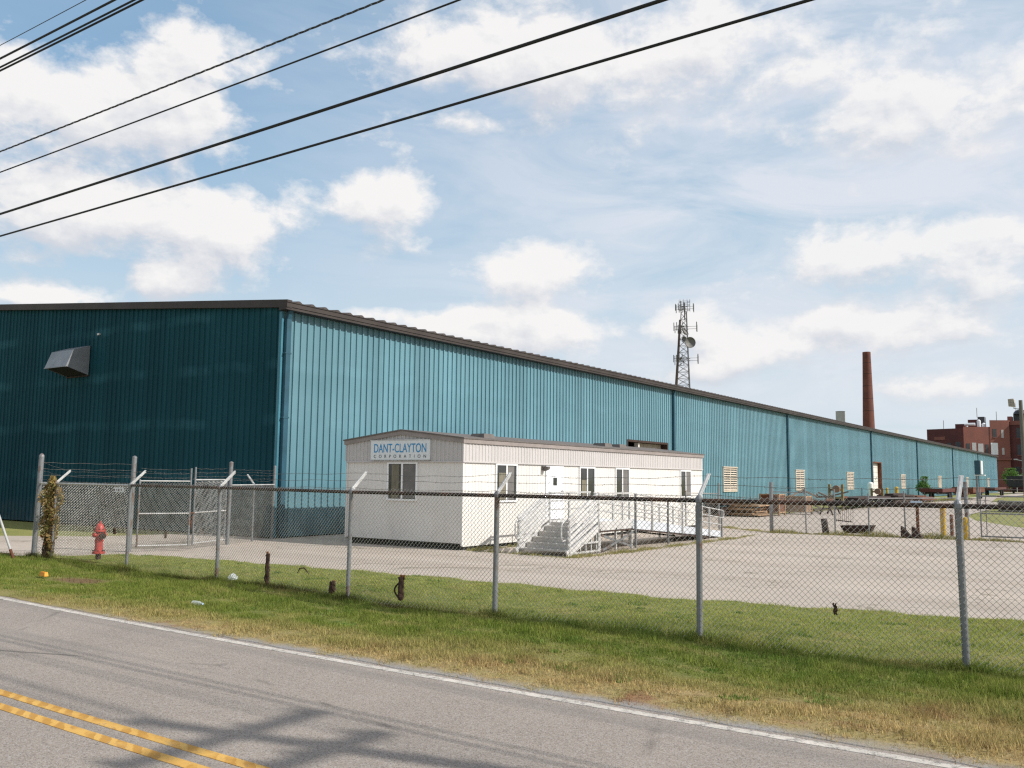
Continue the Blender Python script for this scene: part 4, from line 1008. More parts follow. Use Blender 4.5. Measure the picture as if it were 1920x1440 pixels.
MB().lathe([(.055, .07), (.055, .125), (.072, .126), (.072, .165), (.02, .167), (.02, .195), (.012, .196)], (hx, hyy, HZ(.56)), 14, 'x').build('pumper_cap', M['dark_rust'], hy, True)
MB().lathe([(.065, -.1), (.06, HZ(.075))], (hx, hyy, 0), 14).build('standpipe', M['dark_rust'], hy, True)
MB().tube([(hx + .14, hyy - .05, .22), (hx + .17, hyy - .1, .10), (hx + .12, hyy - .12, -.02)], .012, 6).build('chain', M['dark_rust'], hy)

vn = thing('dried_vine', 'tall narrow brown and yellow vine growing up a fence post at the left', 'vine', (-21.72, 11.86, 0))
b = MB(); g = random.Random(5)
for i in range(9):
    a = g.uniform(0, 6.28); pts = []
    for k in range(9):
        z = 1.85 * k / 8 * (1 if i < 5 else .8); rr = .10 + .03 * math.sin(k * 1.3 + i)
        pts.append((-21.80 + rr * math.cos(a + k * .4), 11.82 + rr * math.sin(a + k * .4), z))
    b.tube(pts, [.016 - .0012 * k for k in range(9)], 5)
b.build('stems', M['bark'], vn)
g = np.random.default_rng(9); nL = 2600; zz = 1.98 * g.random(nL) ** .85
prof = np.interp(zz, [0, .3, .8, 1.3, 1.6, 1.95], [.08, .11, .15, .20, .17, .06])
aa = g.uniform(0, 6.28, nL); rr = prof * np.sqrt(g.random(nL)) * (1 + .5 * np.sin(zz * 8 + aa * 2)) + .03 * g.random(nL)
leaf_cloud('leaves', np.stack([-.08 + rr * np.cos(aa), -.04 + rr * np.sin(aa), zz], 1), .048, M['vine_leaf'], vn, 4)

lp = thing('leaning_guy_guard', 'thin grey and rusty pole leaning over the grass at the left edge', 'pole', (-21.66, 10.97, 0))
d = Vector((-.303, -.211, .90)).normalized(); c0 = Vector((-21.66, 10.97, -.05))
MB().tube([c0, c0 + d * .35], .034, 10).build('rusty_foot', M['rust'], lp)
MB().tube([c0 + d * .33, c0 + d * 1.9], .028, 10).build('pipe', M['silo'], lp)

# remnants of vine trunks left grown into the fence
def stump(name, label, x, z0, z1, seed, r0=.035, loop=False, bulge=1.0, y=None, cut=True):
    g = random.Random(seed); y = 10.96 if y is None else y
    t = thing(name, label, 'vine stump', (x, y, z0), 'cut vine trunks left hanging in the fence')
    n = 7; b = MB()
    for s in range(3):
        pts = []; rs = []
        for k in range(n + 1):
            u = k / n; pts.append((x + g.uniform(-.012, .012) + .018 * math.sin(u * 5 + s * 2.1), y + .02 * math.cos(u * 6 + s * 2.1) - .01, z0 + (z1 - z0) * u))
            rs.append(r0 * (.55 + .55 * abs(math.sin(2.3 * u + s)) * bulge) * (.55 if k == 0 else 1) * g.uniform(.85, 1.15))
        b.tube(pts, rs, 7)
    for k in range(6):
        a = g.uniform(0, 6.28); zz = g.uniform(z0 + .02, z1); b.tube([(x, y, zz), (x + 1.9 * r0 * math.cos(a), y + 1.1 * r0 * math.sin(a), zz + g.uniform(-.05, .06))], [r0 * .5, .006], 5)
    if loop:
        pts = [(x - .03 - .11 * math.sin(math.pi * u), y - .01, z0 + .02 + (z1 - z0) * .72 * u) for u in [i / 8 for i in range(9)]]; b.tube(pts, .014, 6)
    b.build('trunk', M['bark'], t)
    if cut:
        b = MB()
        for k in range(5):
            a = g.uniform(0, 6.28); b.tube([(x + .03 * math.cos(a), y + .02 * math.sin(a), z1 - .015), (x + .05 * math.cos(a), y + .03 * math.sin(a), z1 + .035)], [r0 * .45, r0 * .3], 6)
        b.build('cut_end', M['bark_cut'], t)
stump('vine_stump', 'tallest dead vine trunk standing in the fence like a dark stick with a notched middle', -13.05, .03, .64, 1, .036, y=11.17)
stump('vine_stump', 'small ragged dead vine clump hanging beside the foot of a fence post', -11.22, .10, .27, 2, .045, bulge=1.3, y=11.02)
stump('vine_stump', 'dead vine trunk with an open loop on its left side, caught in the fence', -9.60, .12, .48, 3, .042, True, y=10.93)
stump('vine_stump', 'tiny dark splinter of vine stuck in the mesh at the right', -2.93,   .50, .63, 4, .011, y=11.08, cut=False)
stump('vine_stump', 'small dark vine scrap caught in the near gate leaf', -21.72, .33, .50, 5, .020, y=15.0, cut=False)
stump('vine_stump', 'curved dark vine scrap caught in the far gate leaf', -21.98, .40, .56, 6, .018, y=16.35, cut=False)
stump('vine_stump', 'dark vine scrap stuck in the mesh beside the hydrant', -18.55, .74, .86, 7, .022, y=11.53, cut=False)
b = MB(); b.tube([(-12.15, 11.06, .36), (-12.08, 11.05, .45), (-11.98, 11.06, .46), (-11.9, 11.06, .40), (-11.86, 11.06, .37)], [.006, .012, .013, .010, .005], 6)
tag(b.build('bent_twig', M['bark']), 'thin bent twig caught in the fence right of the tallest vine stump', 'twig')

b = MB(); b.hexa([(-17.80, 9.50, .05), (-17.60, 9.50, .05), (-17.60, 9.58, .05), (-17.80, 9.58, .05), (-17.79, 9.51, .13), (-17.62, 9.51, .125), (-17.62, 9.57, .125), (-17.79, 9.57, .13)])
tag(b.build('orange_cup', M['orange']), 'small bright orange plastic scrap lying in the grass', 'litter')
def bag(x, y, z, r, seed):
    g = np.random.default_rng(seed); b = MB(); k = 0; nn, mm = 12, 16
    b.lathe([(max(.004, r * math.sin(math.pi * i / nn)), r * .8 * (1 - math.cos(math.pi * i / nn))) for i in range(nn + 1)], (x, y, z), mm)
    b.v = [(v[0] + g.normal(0, r * .14), v[1] + g.normal(0, r * .14), v[2] + g.normal(0, r * .12)) for v in b.v]; return b
tag(bag(-14.38, 11.45, .02, .085, 3).build('plastic_bag', M['plastic']), 'crumpled clear plastic bag lying at the foot of the fence', 'litter')
pb = thing('plastic_bottle', 'clear plastic bottle lying on the grass verge near the road', 'bottle', (-12.0, 8.9, .08))
MB().lathe([(.028, -.11), (.034, -.10), (.034, -.02), (.030, -.01), (.034, 0), (.034, .06), (.014, .10), (.013, .12)], (-12.0, 8.9, .085), 14, 'x').build('body', M['plastic'], pb, True)
MB().lathe([(.016, .121), (.016, .14)], (-12.0, 8.9, .085), 12, 'x').build('cap', M['blue_cap'], pb)
np_ = thing('number_plate', 'small white plate with faded markings hung on the fence mesh by a post', 'plate', (-18.45, 11.5, 1.70))
MB().box(-18.62, -18.22, 11.475, 11.485, 1.665, 1.765).build('plate', M['white_paint'], np_)
b = MB()
for i, (a, c) in enumerate(((-18.61, -18.565), (-18.50, -18.475), (-18.43, -18.39), (-18.33, -18.30))): b.box(a, c, 11.471, 11.4745, 1.685 + .012 * (i % 2), 1.735)
b.build('faded_marks', M['plate_dark'], np_)

# ------------------------------------------------------------------ yard: bollards, posts, stacks, trailers
def bollard(name, label, x, y, r, h, m, group='bollards in the yard', lean=0):
    t = thing(name, label, 'bollard', (x, y, 0), group)
    MB().lathe([(r, -.05), (r, h - r * .5)], (x, y, 0), 16).build('post', m, t, True)
    MB().lathe([(r * 1.001, h - r * .5), (r * .85, h - r * .2), (r * .45, h), (.01, h + r * .1)], (x, y, 0), 16).build('cap', m, t, True)
bollard('bollard', 'thick yellow bollard with a rusty foot, left of the nearest tall fence post', -6.02, 38.6, .105, 1.24, M['yellow_post'])
bollard('bollard', 'thin rusty bollard between the two yellow ones', -5.66, 38.2, .065, .84, M['rust'])
bollard('bollard', 'yellow bollard beside the gate post at the right', -4.98, 36.75, .085, .80, M['yellow_post'])
bollard('bollard', 'white bollard beside the tall white warehouse door', -22.7, 101.0, .30, 2.0, M['white_paint'])
bollard('bollard', 'far yellow bollard right of the tall white warehouse door', -22.2, 111.5, .22, 1.5, M['yellow_post'])
bollard('bollard', 'slim yellow bollard in front of the tall white warehouse door', -22.0, 105.6, .12, 1.4, M['yellow_post'])
rp2 = thing('rusty_post', 'rusty square post with a pale blue top plate in the weedy strip', 'post', (-6.56, 36.5, 0))
MB().box(-6.61, -6.51, 36.45, 36.55, -.05, 1.12).build('post', M['rust'], rp2)
MB().box(-6.78, -6.38, 36.44, 36.47, 1.12, 1.36).build('top_plate', M['blue_cap'], rp2)
b = MB(); b.hexa([(-10.02, 36.3, 0), (-9.78, 36.3, 0), (-9.78, 36.42, 0), (-10.02, 36.42, 0), (-10.12, 36.45, .58), (-9.92, 36.45, .60), (-9.90, 36.57, .60), (-10.10, 36.57, .58)])
tag(b.build('leaning_slab', M['dark_rust']), 'dark rusty slab leaning upright in the weedy strip', 'slab')
b = MB(); b.hexa([(-9.25, 36.6, .05), (-8.35, 36.7, .05), (-8.35, 37.1, .05), (-9.25, 37.0, .05), (-9.4, 36.5, .34), (-8.2, 36.65, .38), (-8.2, 37.2, .38), (-9.4, 37.05, .34)])
tag(b.build('metal_trough', M['dark_rust']), 'low dark metal trough lying behind the weedy strip', 'trough')
for x, lab in ((-7.0, 'left dark wedge block at the foot of a thin inner fence post'), (-6.62, 'right dark wedge block at the foot of the rusty square post')):
    b = MB(); b.hexa([(x - .12, 36.2, 0), (x + .26, 36.2, 0), (x + .26, 36.5, 0), (x - .12, 36.5, 0), (x - .12, 36.25, .42), (x - .02, 36.25, .36), (x - .02, 36.45, .36), (x - .12, 36.45, .42)])
    tag(b.build('wedge_block', M['dark_rust']), lab, 'block', 'dark wedge blocks at the fence foot')
# lumber and scrap along the wall
def stack(name, label, cat, x, y, lx, ly, rows, rowh, m, seed, jitter=.12, group=None):
    g = random.Random(seed); t = thing(name, label, cat, (x, y, 0), group); b = MB(); z = .06
    for i in range(rows):
        j = lambda: g.uniform(-jitter, jitter); s = 1 - .5 * i / rows * g.random()
        a, c, d, e = x - lx * s / 2 + j(), x + lx * s / 2 + j(), y - ly * s / 2 + j(), y + ly * s / 2 + j()
        zb = z + rowh * .8; tl = g.uniform(-.03, .03)
        b.hexa([(a, d, z), (c, d, z + tl), (c, e, z + tl), (a, e, z), (a, d, zb), (c, d, zb + tl), (c, e, zb + tl), (a, e, zb)]); z += rowh
    b.build('boards', m, t)
    b = MB()
    for k in (-.35, 0, .35): b.box(x + lx * k - .05, x + lx * k + .05, y - ly * .5, y + ly * .5, -.02, .06)
    b.build('bearers', M['grey_wood'], t); return t
stack('plywood_stack', 'heap of tan plywood sheets on bearers against the teal wall', 'lumber', -18.6, 51.4, 2.2, 2.4, 9, .075, M['lumber'], 1, .22)
stack('scrap_heap', 'dark heap of broken boards left of the plywood sheets', 'scrap', -19.9, 49.6, 1.6, 1.6, 8, .085, M['dark_rust'], 2, .3)
stack('low_pallet', 'low brown pallet on the ground nearest the ramp end', 'pallet', -20.6, 47.2, 2.0, 2.2, 4, .08, M['grey_wood'], 3, .15)
def crate(name, label, x, y, w, d, h, m):
    t = thing(name, label, 'crate', (x, y, 0)); MB().box(x - w / 2, x + w / 2, y - d / 2, y + d / 2, .12, h).build('box', m, t)
    b = MB()
    for sx in (-1, 1):
        for sy in (-1, 1): b.box(x + sx * w / 2 - .05, x + sx * w / 2 + .05, y + sy * d / 2 - .05, y + sy * d / 2 + .05, 0, h + .03)
    for z in (.14, h * .55, h - .06): b.box(x - w / 2 - .02, x + w / 2 + .02, y - d / 2 - .03, y - d / 2 - .005, z, z + .08); b.box(x + w / 2 + .005, x + w / 2 + .03, y - d / 2 - .02, y + d / 2 + .02, z, z + .08)
    b.build('battens', M['lumber'], t)
crate('wooden_crate', 'tall rust-brown crate just right of the plywood sheets', -17.7, 53.6, 1.1, 1.1, 1.25, M['rust'])
crate('wooden_crate', 'tan crate with battens right of the rust-brown crate', -17.3, 57.2, 1.4, 1.2, 1.1, M['crate'])
crate('wooden_crate', 'small tan box behind the lower end of the ramp', -19.3, 44.2, 1.3, 1.2, 1.45, M['crate'])
b = MB(); g = random.Random(12)
for i in range(26):
    p = Vector((-17.4 + g.uniform(-1.2, 1.2), 62 + g.uniform(-2.5, 2.5), .12 + .05 * i)); q = p + Vector((g.uniform(-1.6, 1.6), g.uniform(-2, 2), g.uniform(-.5, .4))); q.z = max(.06, q.z); p.z = min(p.z, 1.0)
    b.bar(p, q, .09, .09)
tag(b.build('scrap_steel', M['grey_wood']), 'tangled heap of grey-brown scrap frames beyond the tan crate', 'scrap')
def sawhorse(label, x, y):
    t = thing('sawhorse', label, 'trestle', (x, y, 0), 'rusty trestles by the wall')
    MB().bar((x, y - .9, .9), (x, y + .9, .9), .12, .14).build('beam', M['rust'], t)
    for s in (-1, 1):
        for u in (-1, 1): MB().bar((x, y + s * .75, .86), (x + u * .4, y + s * .85, 0), .08, .08).build('leg', M['dark_rust'], t)
sawhorse('rusty trestle standing on the lot in front of the scrap frames', -15.4, 57.6)
sawhorse('rusty trestle farther back, left of the yellow lifting frames', -17.3, 68.4)
def lift_frame(label, x, y, h, w=.3):
    t = thing('lifting_frame', label, 'frame', (x, y, 0), 'yellow lifting frames by the wall')
    for s in (-.45, .45): MB().box(x + s - .08, x + s + .08, y - .1, y + .1, 0, h).build('upright', M['dirty_yellow'], t)
    for z in (h * .45, h * .75): MB().box(x - .37, x + .37, y - .08, y + .08, z, z + .14).build('crossbar', M['dirty_yellow'], t)
    MB().lathe([(.02, -.14), (.26, -.13), (.26, .13), (.02, .14)], (x + .1, y - .25, h * .82), 14, 'y').build('wheel', M['crate'], t)
lift_frame('yellow lifting frame with a round drum on the near side', -17.2, 66.0, 1.85)
lift_frame('smaller yellow lifting frame below the second louvred vent', -17.9, 82.0, 1.5)
def flatbed(label, x, y, L, w, zt, m, mf, group='old flatbed trailers along the wall', side=.0):
    t = thing('flatbed_trailer', label, 'trailer', (x, y, 0), group)
    b = MB(); b.box(x - w / 2, x + w / 2, y, y + L, zt - .12, zt)
    if side: b.box(x + w / 2 - .06, x + w / 2 + .01, y + .02, y + L - .02, zt + .002, zt + side); b.box(x - w / 2 + .0, x + w / 2 - .062, y - .01, y + .05, zt + .002, zt + side)
    b.build('deck', m, t)
    b = MB()
    for s in (-1, 1): b.box(x + s * w * .3 - .07, x + s * w * .3 + .07, y - .6, y + L - .1, zt - .36, zt - .122)
    for k in range(5): b.box(x - w * .46, x + w * .46, y + .3 + (L - .6) * k / 4, y + .4 + (L - .6) * k / 4, zt - .22, zt - .124)
    b.build('chassis', mf, t)
    for yy in (y + L * .62, y + L * .78):
        for s in (-1, 1):
            xx = x + s * w * .42; wo = MB().lathe([(.2, -.13), (.40, -.12), (.43, -.05), (.43, .05), (.40, .12), (.2, .13)], (xx, yy, .42), 18, 'x').build('wheel', M['tyre'], t, True)
            MB().lathe([(.02, -.135), (.2, -.131), (.2, .131), (.02, .135)], (xx, yy, .42), 12, 'x').build('rim', mf, wo)
    MB().box(x - .06, x + .06, y - .3, y - .18, 0, zt - .3).build('prop_stand', mf, t)
flatbed('rust-brown flatbed trailer on black wheels under the third louvred vent', -17.6, 69.5, 11, 2.2, .85, M['dark_rust'], M['black_steel'])
flatbed('black and dark red flatbed trailer in front of the shrub by the wall', -18.6, 112.0, 9, 2.4, 1.05, M['red_steel'], M['black_steel'], side=.30)
flatbed('orange-red flatbed trailer just left of the nearest tall fence post', -17.0, 124.0, 11, 2.4, .95, M['rust'], M['rust'], side=.55)
flatbed('farthest red flatbed trailer near the end of the teal wall', -18.4, 158.0, 16, 2.6, 1.1, M['red_steel'], M['black_steel'], side=.25)
flatbed('long black high-sided trailer parked beyond the end of the teal wall', -17.0, 205.0, 10, 6, 1.5, M['black_steel'], M['black_steel'], side=2.0)
stack('beam_stack', 'stack of dark rusty beams lying beyond the rust-brown flatbed', 'scrap', -17.6, 88.0, 1.6, 9.0, 7, .14, M['dark_rust'], 31, .3)
stack('beam_stack', 'long low pile of dark beams in front of the tall white door', 'scrap', -17.9, 101.0, 1.6, 8.0, 5, .13, M['rust'], 32, .3)
b = MB(); b.box(-7.9, -5.2, 75.0, 78.0, 0, .72).box(-7.95, -7.9, 74.95, 78.05, .0, .78)
tag(b.build('concrete_block', M['concrete']), 'low dark concrete block at the foot of the light pole', 'block')
def shrub(name, label, x, y, h, r, m, seed, leaf=.12, n=900):
    t = thing(name, label, 'shrub', (x, y, 0)); g = np.random.default_rng(seed)
    b = MB()
    for k in range(6):
        a = g.uniform(0, 6.28); b.tube([(x, y, 0), (x + .3 * r * math.cos(a), y + .3 * r * math.sin(a), h * .5), (x + .7 * r * math.cos(a), y + .7 * r * math.sin(a), h * .95)], [.05 * r, .035 * r, .01], 5)
    b.build('stem', M['shrub_trunk'], t)
    cl = g.normal(size=(16, 3)) * np.array([r * .42, r * .42, h * .2]) + np.array([0, 0, h * .62])
    c = cl[g.integers(0, 16, n)] + g.normal(size=(n, 3)) * np.array([r * .17, r * .17, h * .09])
    c[:, 2] = np.clip(c[:, 2], .05, h * 1.1)
    leaf_cloud('crown', c, leaf, m, t, seed)
shrub('shrub', 'bright green shrub growing against the teal wall above the dark red flatbed', -21.6, 125.5, 2.5, .75, M['shrub_leaf'], 51, .13, 1500)
shrub('shrub', 'dull green shrub beyond the far end of the teal wall', -21.5, 228.0, 4.8, 1.7, M['shrub_leaf'], 52, .22, 1600)
# raised panel box on a post in front of the far wall
pn = thing('panel_post', 'upright teal and dark panel box mounted on a thin grey post before the far wall', 'post', (-9.28, 75.0, 0))
MB().box(-9.36, -9.22, 74.95, 75.05, 0, 2.7).build('post', M['galv'], pn)
MB().box(-9.36, -8.98, 74.6, 75.5, 2.68, 3.72).build('box', M['teal_pipe'], pn)
b = MB(); b.box(-9.40, -8.72, 74.7, 75.4, 2.58, 2.66).box(-8.97, -8.90, 74.6, 75.5, 2.70, 3.70); b.build('tray', M['sign_white'], pn)
# light pole
lpz = thing('light_pole', 'wooden light pole with a square floodlight on a side arm at the right edge', 'light pole', (-6.05, 74, 0))
MB().tube([(-6.02, 74, -.1), (-6.10, 74, 8.05)], [.17, .125], 14).build('pole', M['pole_wood'], lpz, True)
MB().tube([(-6.1, 74, 7.42), (-6.35, 73.95, 7.42), (-6.58, 73.9, 7.50)], .03, 8).build('arm', M['galv'], lpz)
fl = MB(); fl.hexa([(-6.86, 73.75, 7.62), (-6.42, 73.75, 7.54), (-6.42, 74.05, 7.54), (-6.86, 74.05, 7.62), (-6.88, 73.7, 8.14), (-6.52, 73.7, 8.16), (-6.46, 74.1, 8.05), (-6.84, 74.1, 8.10)])
fo = fl.build('floodlight', M['lamp_lens'], lpz)
b = MB()
for i in range(4): b.box(-6.83 + .1 * i, -6.815 + .1 * i, 73.69, 73.695, 7.62, 8.10)
for i in range(4): b.box(-6.86, -6.46, 73.684, 73.689, 7.64 + .12 * i, 7.655 + .12 * i)
b.build('grille', M['galv'], fo)
b = MB(); b.tube([(-6.45, 73.95, 7.40), (-6.40, 73.95, 7.28), (-6.33, 73.95, 7.34), (-6.30, 73.95, 7.15)], .012, 5); b.build('loose_wire', M['cable'], lpz)

# ------------------------------------------------------------------ skyline
ch = thing('chimney', 'tall tapering red brick factory chimney behind the warehouse', 'chimney', (-67.4, 300, 0))
MB().lathe([(2.25, 0), (1.80, 20), (1.50, 32), (1.24, 42.6), (1.255, 42.65), (1.24, 43.6), (1.1, 43.65), (1.05, 42)], (-67.4, 300, 0), 28).build('shaft', M['chimney_brick'], ch, True)
b = MB()
for z in (24.5, 28.5, 32.5, 36.5, 40): 
    r = np.interp(z, [20, 32, 42.6], [1.80, 1.50, 1.23]) + .02; b.lathe([(r, z), (r, z + .12)], (-67.4, 300, 0), 28)
b.build('iron_bands', M['dark_rust'], ch)
si = thing('storage_silo', 'top of a small grey cylindrical silo just left of the brick chimney', 'silo', (-76.1, 300, 0))
MB().lathe([(1.45, 0), (1.45, 24.6)], (-76.1, 300, 0), 24).build('shell', M['silo'], si, True)
MB().lathe([(1.5, 24.61), (1.5, 24.72), (1.38, 24.74), (1.36, 24.70)], (-76.1, 300, 0), 24).build('roof', M['vent_grey'], si, True)

tw = thing('radio_tower', 'steel lattice radio tower with antennas and dishes rising over the warehouse roof', 'tower', (-130.1, 300, 0))
TC = Vector((-130.1, 300, 0)); TH = 66.0
def tw_r(z): return np.interp(z, [0, 36, 50, 63], [4.2, 2.95, 2.0, 1.25])
def tw_p(k, z):
    a = R(200 + 120 * k); r = tw_r(z); return TC + Vector((r * math.cos(a), r * math.sin(a), z))
# view-left leg carries the cable tray
for k in range(3):
    MB().tube([tw_p(k, z) for z in range(0, 64, 3)], .17, 6).build('leg', M['tower_steel'], tw)
b = MB(); z = 0.0
while z < 61:
    dz = 2.4
    for k in range(3):
        a, c = tw_p(k, z), tw_p((k + 1) % 3, z); a2, c2 = tw_p(k, z + dz), tw_p((k + 1) % 3, z + dz)
        b.tube([a, c], .06, 4); b.tube([a, c2], .06, 4); b.tube([c, a2], .06, 4)
    z += dz
b.build('bracing', M['tower_steel'], tw)
lo = [tw_p(0, z) + Vector((-.15, -.35, 0)) for z in range(0, 63, 3)]
MB().tube(lo, [.78 - .02 * i for i in range(len(lo))], 8).build('cable_tray', M['tower_leg'], tw)
def antenna_ring(z, rad, n, h, seed):
    g = random.Random(seed); b = MB(); r0 = tw_r(z) * .6
    for s in (0, 1):
        for k in range(3):
            a, c = R(60 + 120 * k), R(180 + 120 * k); b.tube([TC + Vector((r0 * 1.6 * math.cos(a), r0 * 1.6 * math.sin(a), z + .9 * s)), TC + Vector((r0 * 1.6 * math.cos(c), r0 * 1.6 * math.sin(c), z + .9 * s))], .07, 4)
            e = R(20 + 120 * k); b.tube([TC + Vector((r0 * math.cos(e), r0 * math.sin(e), z + .9 * s)), TC + Vector((rad * math.cos(e), rad * math.sin(e), z + .9 * s))], .06, 4)
    b.build('antenna_mount', M['tower_steel'], tw)
    for k in range(3):
        e = R(20 + 120 * k); t = Vector((-math.sin(e), math.cos(e), 0))
        bb = MB(); c = TC + Vector((rad * math.cos(e), rad * math.sin(e), z))
        bb.tube([c - t * 1.8 + Vector((0, 0, .4)), c + t * 1.8 + Vector((0, 0, .4))], .07, 4)
        for i in range(n):
            q = c + t * (-1.8 + 3.6 * i / (n - 1)); hh = h * g.uniform(.75, 1.1)
            bb.box(q.x - .11, q.x + .11, q.y - .08, q.y + .08, q.z - hh * .35, q.z + hh * .65)
        bb.build('antenna', M['tower_steel'], tw)
antenna_ring(45.0, 4.6, 4, 3.4, 1); antenna_ring(56.6, 4.3, 4, 3.2, 2); antenna_ring(64.0, 3.2, 4, 3.0, 3)
b = MB(); b.tube([TC + Vector((0, 0, 60)), TC + Vector((0, 0, 66.4))], .2, 6)
for zz in (63.6, 65.4, 66.6): b.tube([TC + Vector((2.0 * math.cos(R(a)), 2.0 * math.sin(R(a)), zz)) for a in range(0, 361, 40)], .07, 4)
for a in range(0, 360, 40): b.tube([TC + Vector((2.0 * math.cos(R(a)), 2.0 * math.sin(R(a)), 63)), TC + Vector((2.0 * math.cos(R(a)), 2.0 * math.sin(R(a)), 67.4))], .06, 4)
b.build('top_platform', M['tower_steel'], tw)
def dish(c, d, r, name):
    d = Vector(d).normalized(); u = d.cross(Vector((0, 0, 1))).normalized(); v = u.cross(d); b = MB(); n = 20; prof = [(.02, -.35), (.5, -.27), (.85, -.08), (1.0, 0), (1.0, .22), (.96, .22), (.94, .02), (.5, -.18), (.02, -.26)]
    for q, h in prof:
        for j in range(n):
            t = 2 * math.pi * j / n; b.v.append(tuple(Vector(c) + (u * math.cos(t) + v * math.sin(t)) * q * r + d * h * r))
    for i in range(len(prof) - 1):
        for j in range(n): b.f.append((i * n + j, i * n + (j + 1) % n, (i + 1) * n + (j + 1) % n, (i + 1) * n + j))
    b.build(name, M['dish'], tw, True)
dish(TC + Vector((2.9, -2.2, 51.1)), (.75, -.75, .08), 2.0, 'dish_antenna')
dish(TC + Vector((1.2, -2.6, 55.0)), (.9, -.1, .55), 1.5, 'dish_antenna')
dish(TC + Vector((1.1, -2.9, 52.4)), (-.2, -1, 0), 1.0, 'dish_antenna')

# brick factory
bb = thing('brick_factory', 'old multi-level red brick factory with dark rooftop plant beyond the far end of the warehouse', 'factory', (-30, 245, 0))
MB().prism([(-41.3, 246), (-32.6, 243), (-32.6, 262), (-41.3, 262)], 0, lambda x, y: 15.35).build('left_block', M['brick_dark'], bb)
MB().prism([(-32.58, 243.2), (-27.2, 246.5), (-27.2, 262), (-32.58, 262)], 0, 15.7).build('middle_block', M['brick_red'], bb)
MB().prism([(-27.18, 246.4), (-23.2, 248.6), (-23.2, 262), (-27.18, 262)], 0, 17.35).build('right_block', M['brick_red'], bb)
MB().prism([(-23.18, 249.5), (-12, 246.5), (-12, 264), (-23.18, 264)], 0, 17.1).build('wing', M['brick_dark'], bb)
b = MB(); b.prism([(-32.9, 242.4), (-22.9, 248.3), (-22.9, 249), (-32.9, 243.2)], 7.6, 8.0); b.build('cornice', M['brick_red'], bb); b = MB(); b.prism([(-23.1, 249.3), (-12, 246.2), (-12, 246.45), (-23.1, 249.48)], 16.2, 17.2); b.build('cornice', M['brick_red'], bb)
def along(p, q, t, out):
    d = Vector((q[0] - p[0], q[1] - p[1], 0)).normalized(); nn = Vector((d.y, -d.x, 0)); c = Vector((p[0], p[1], 0)).lerp(Vector((q[0], q[1], 0)), t) + nn * out; return c, d, nn
def facade(p, q, wins, m, name='window'):
    for t0, t1, z0, z1, mm in wins:
        a, d, nn = along(p, q, t0, 0); c, _, _ = along(p, q, t1, 0); o = nn * .05; i = nn * -.02
        fo = MB().hexa([a + i + Vector((0, 0, z0)), a + o + Vector((0, 0, z0)), c + o + Vector((0, 0, z0)), c + i + Vector((0, 0, z0)), a + i + Vector((0, 0, z1)), a + o + Vector((0, 0, z1)), c + o + Vector((0, 0, z1)), c + i + Vector((0, 0, z1))]).build(name, mm, bb)
        s = MB(); o2 = nn * .14
        s.hexa([a + o + Vector((0, 0, z0 - .15)), a + o2 + Vector((0, 0, z0 - .15)), c + o2 + Vector((0, 0, z0 - .15)), c + o + Vector((0, 0, z0 - .15)), a + o + Vector((0, 0, z0)), a + o2 + Vector((0, 0, z0)), c + o2 + Vector((0, 0, z0)), c + o + Vector((0, 0, z0))]).build('sill', M['brick_red'], fo)
WD, WT, LW = M['window_dark'], M['white_tank'], M['silo']
facade((-41.3, 246), (-32.6, 243), [(.06, .18, 8.5, 11.5, WD), (.30, .42, 8.5, 11.5, WD), (.55, .66, 8.5, 11.8, WD), (.78, .92, 8.5, 12.0, WD)], None)
facade((-32.58, 243.2), (-27.2, 246.5), [(.08, .22, 8.6, 11.6, WD), (.30, .46, 8.6, 11.8, LW), (.53, .73, 8.6, 11.6, LW), (.80, .92, 8.8, 11.4, WD)], None)
facade((-27.18, 246.4), (-23.2, 248.6), [(.02, .38, 8.9, 11.8, WT), (.14, .34, 13.1, 15.2, WD), (.58, .70, 13.0, 15.0, LW), (.58, .70, 8.9, 10.6, LW)], None)
facade((-23.18, 249.5), (-12, 246.5), [(.13, .26, 13.0, 15.4, WD), (.13, .26, 8.8, 11.4, WD), (.06, .17, 2.6, 6.0, WD), (.26, .36, 2.6, 6.0, WD), (.45, .6, 13, 15.4, WD), (.45, .6, 8.8, 11.4, WD)], None)
facade((-41.3, 246), (-32.6, 243), [(.2, .5, 12.7, 13.4, M['brick_red'])], None, 'brick_patch')
for i, (x, y, w, h, mm) in enumerate(((-33.8, 247, 2.2, 1.3, 'brick_dark'), (-31.2, 250, 2.4, 2.2, 'brick_dark'), (-29.5, 250.6, 1.5, 2.9, 'window_dark'), (-26.4, 256, 3, 1.9, 'window_dark'), (-21.0, 253, 3.2, 2.2, 'window_dark'), (-23.2, 250.6, 1.0, 1.4, 'brick_red'))):
    z = (15.3, 15.6, 15.6, 15.65, 17.0, 17.0)[i]
    b = MB(); b.box(x - w / 2, x + w / 2, y, y + 3, z, z + h * .75); b.prism([(x - w / 2, y + .003), (x + w / 2, y + .003), (x + w / 2, y + 2.99), (x - w / 2, y + 2.99)], z + h * .75 + .002, lambda xx, yy: z + h if abs(xx - x) < 9 else z)
    b.build('roof_plant', M[mm], bb)
b = MB()
for a in (-21.0,): b.lathe([(1.55, 0), (1.5, .35), (1.1, .9), (.3, 1.2)], (a, 252.5, 19.0), 16)
b.build('roof_dome', M['window_dark'], bb, True)
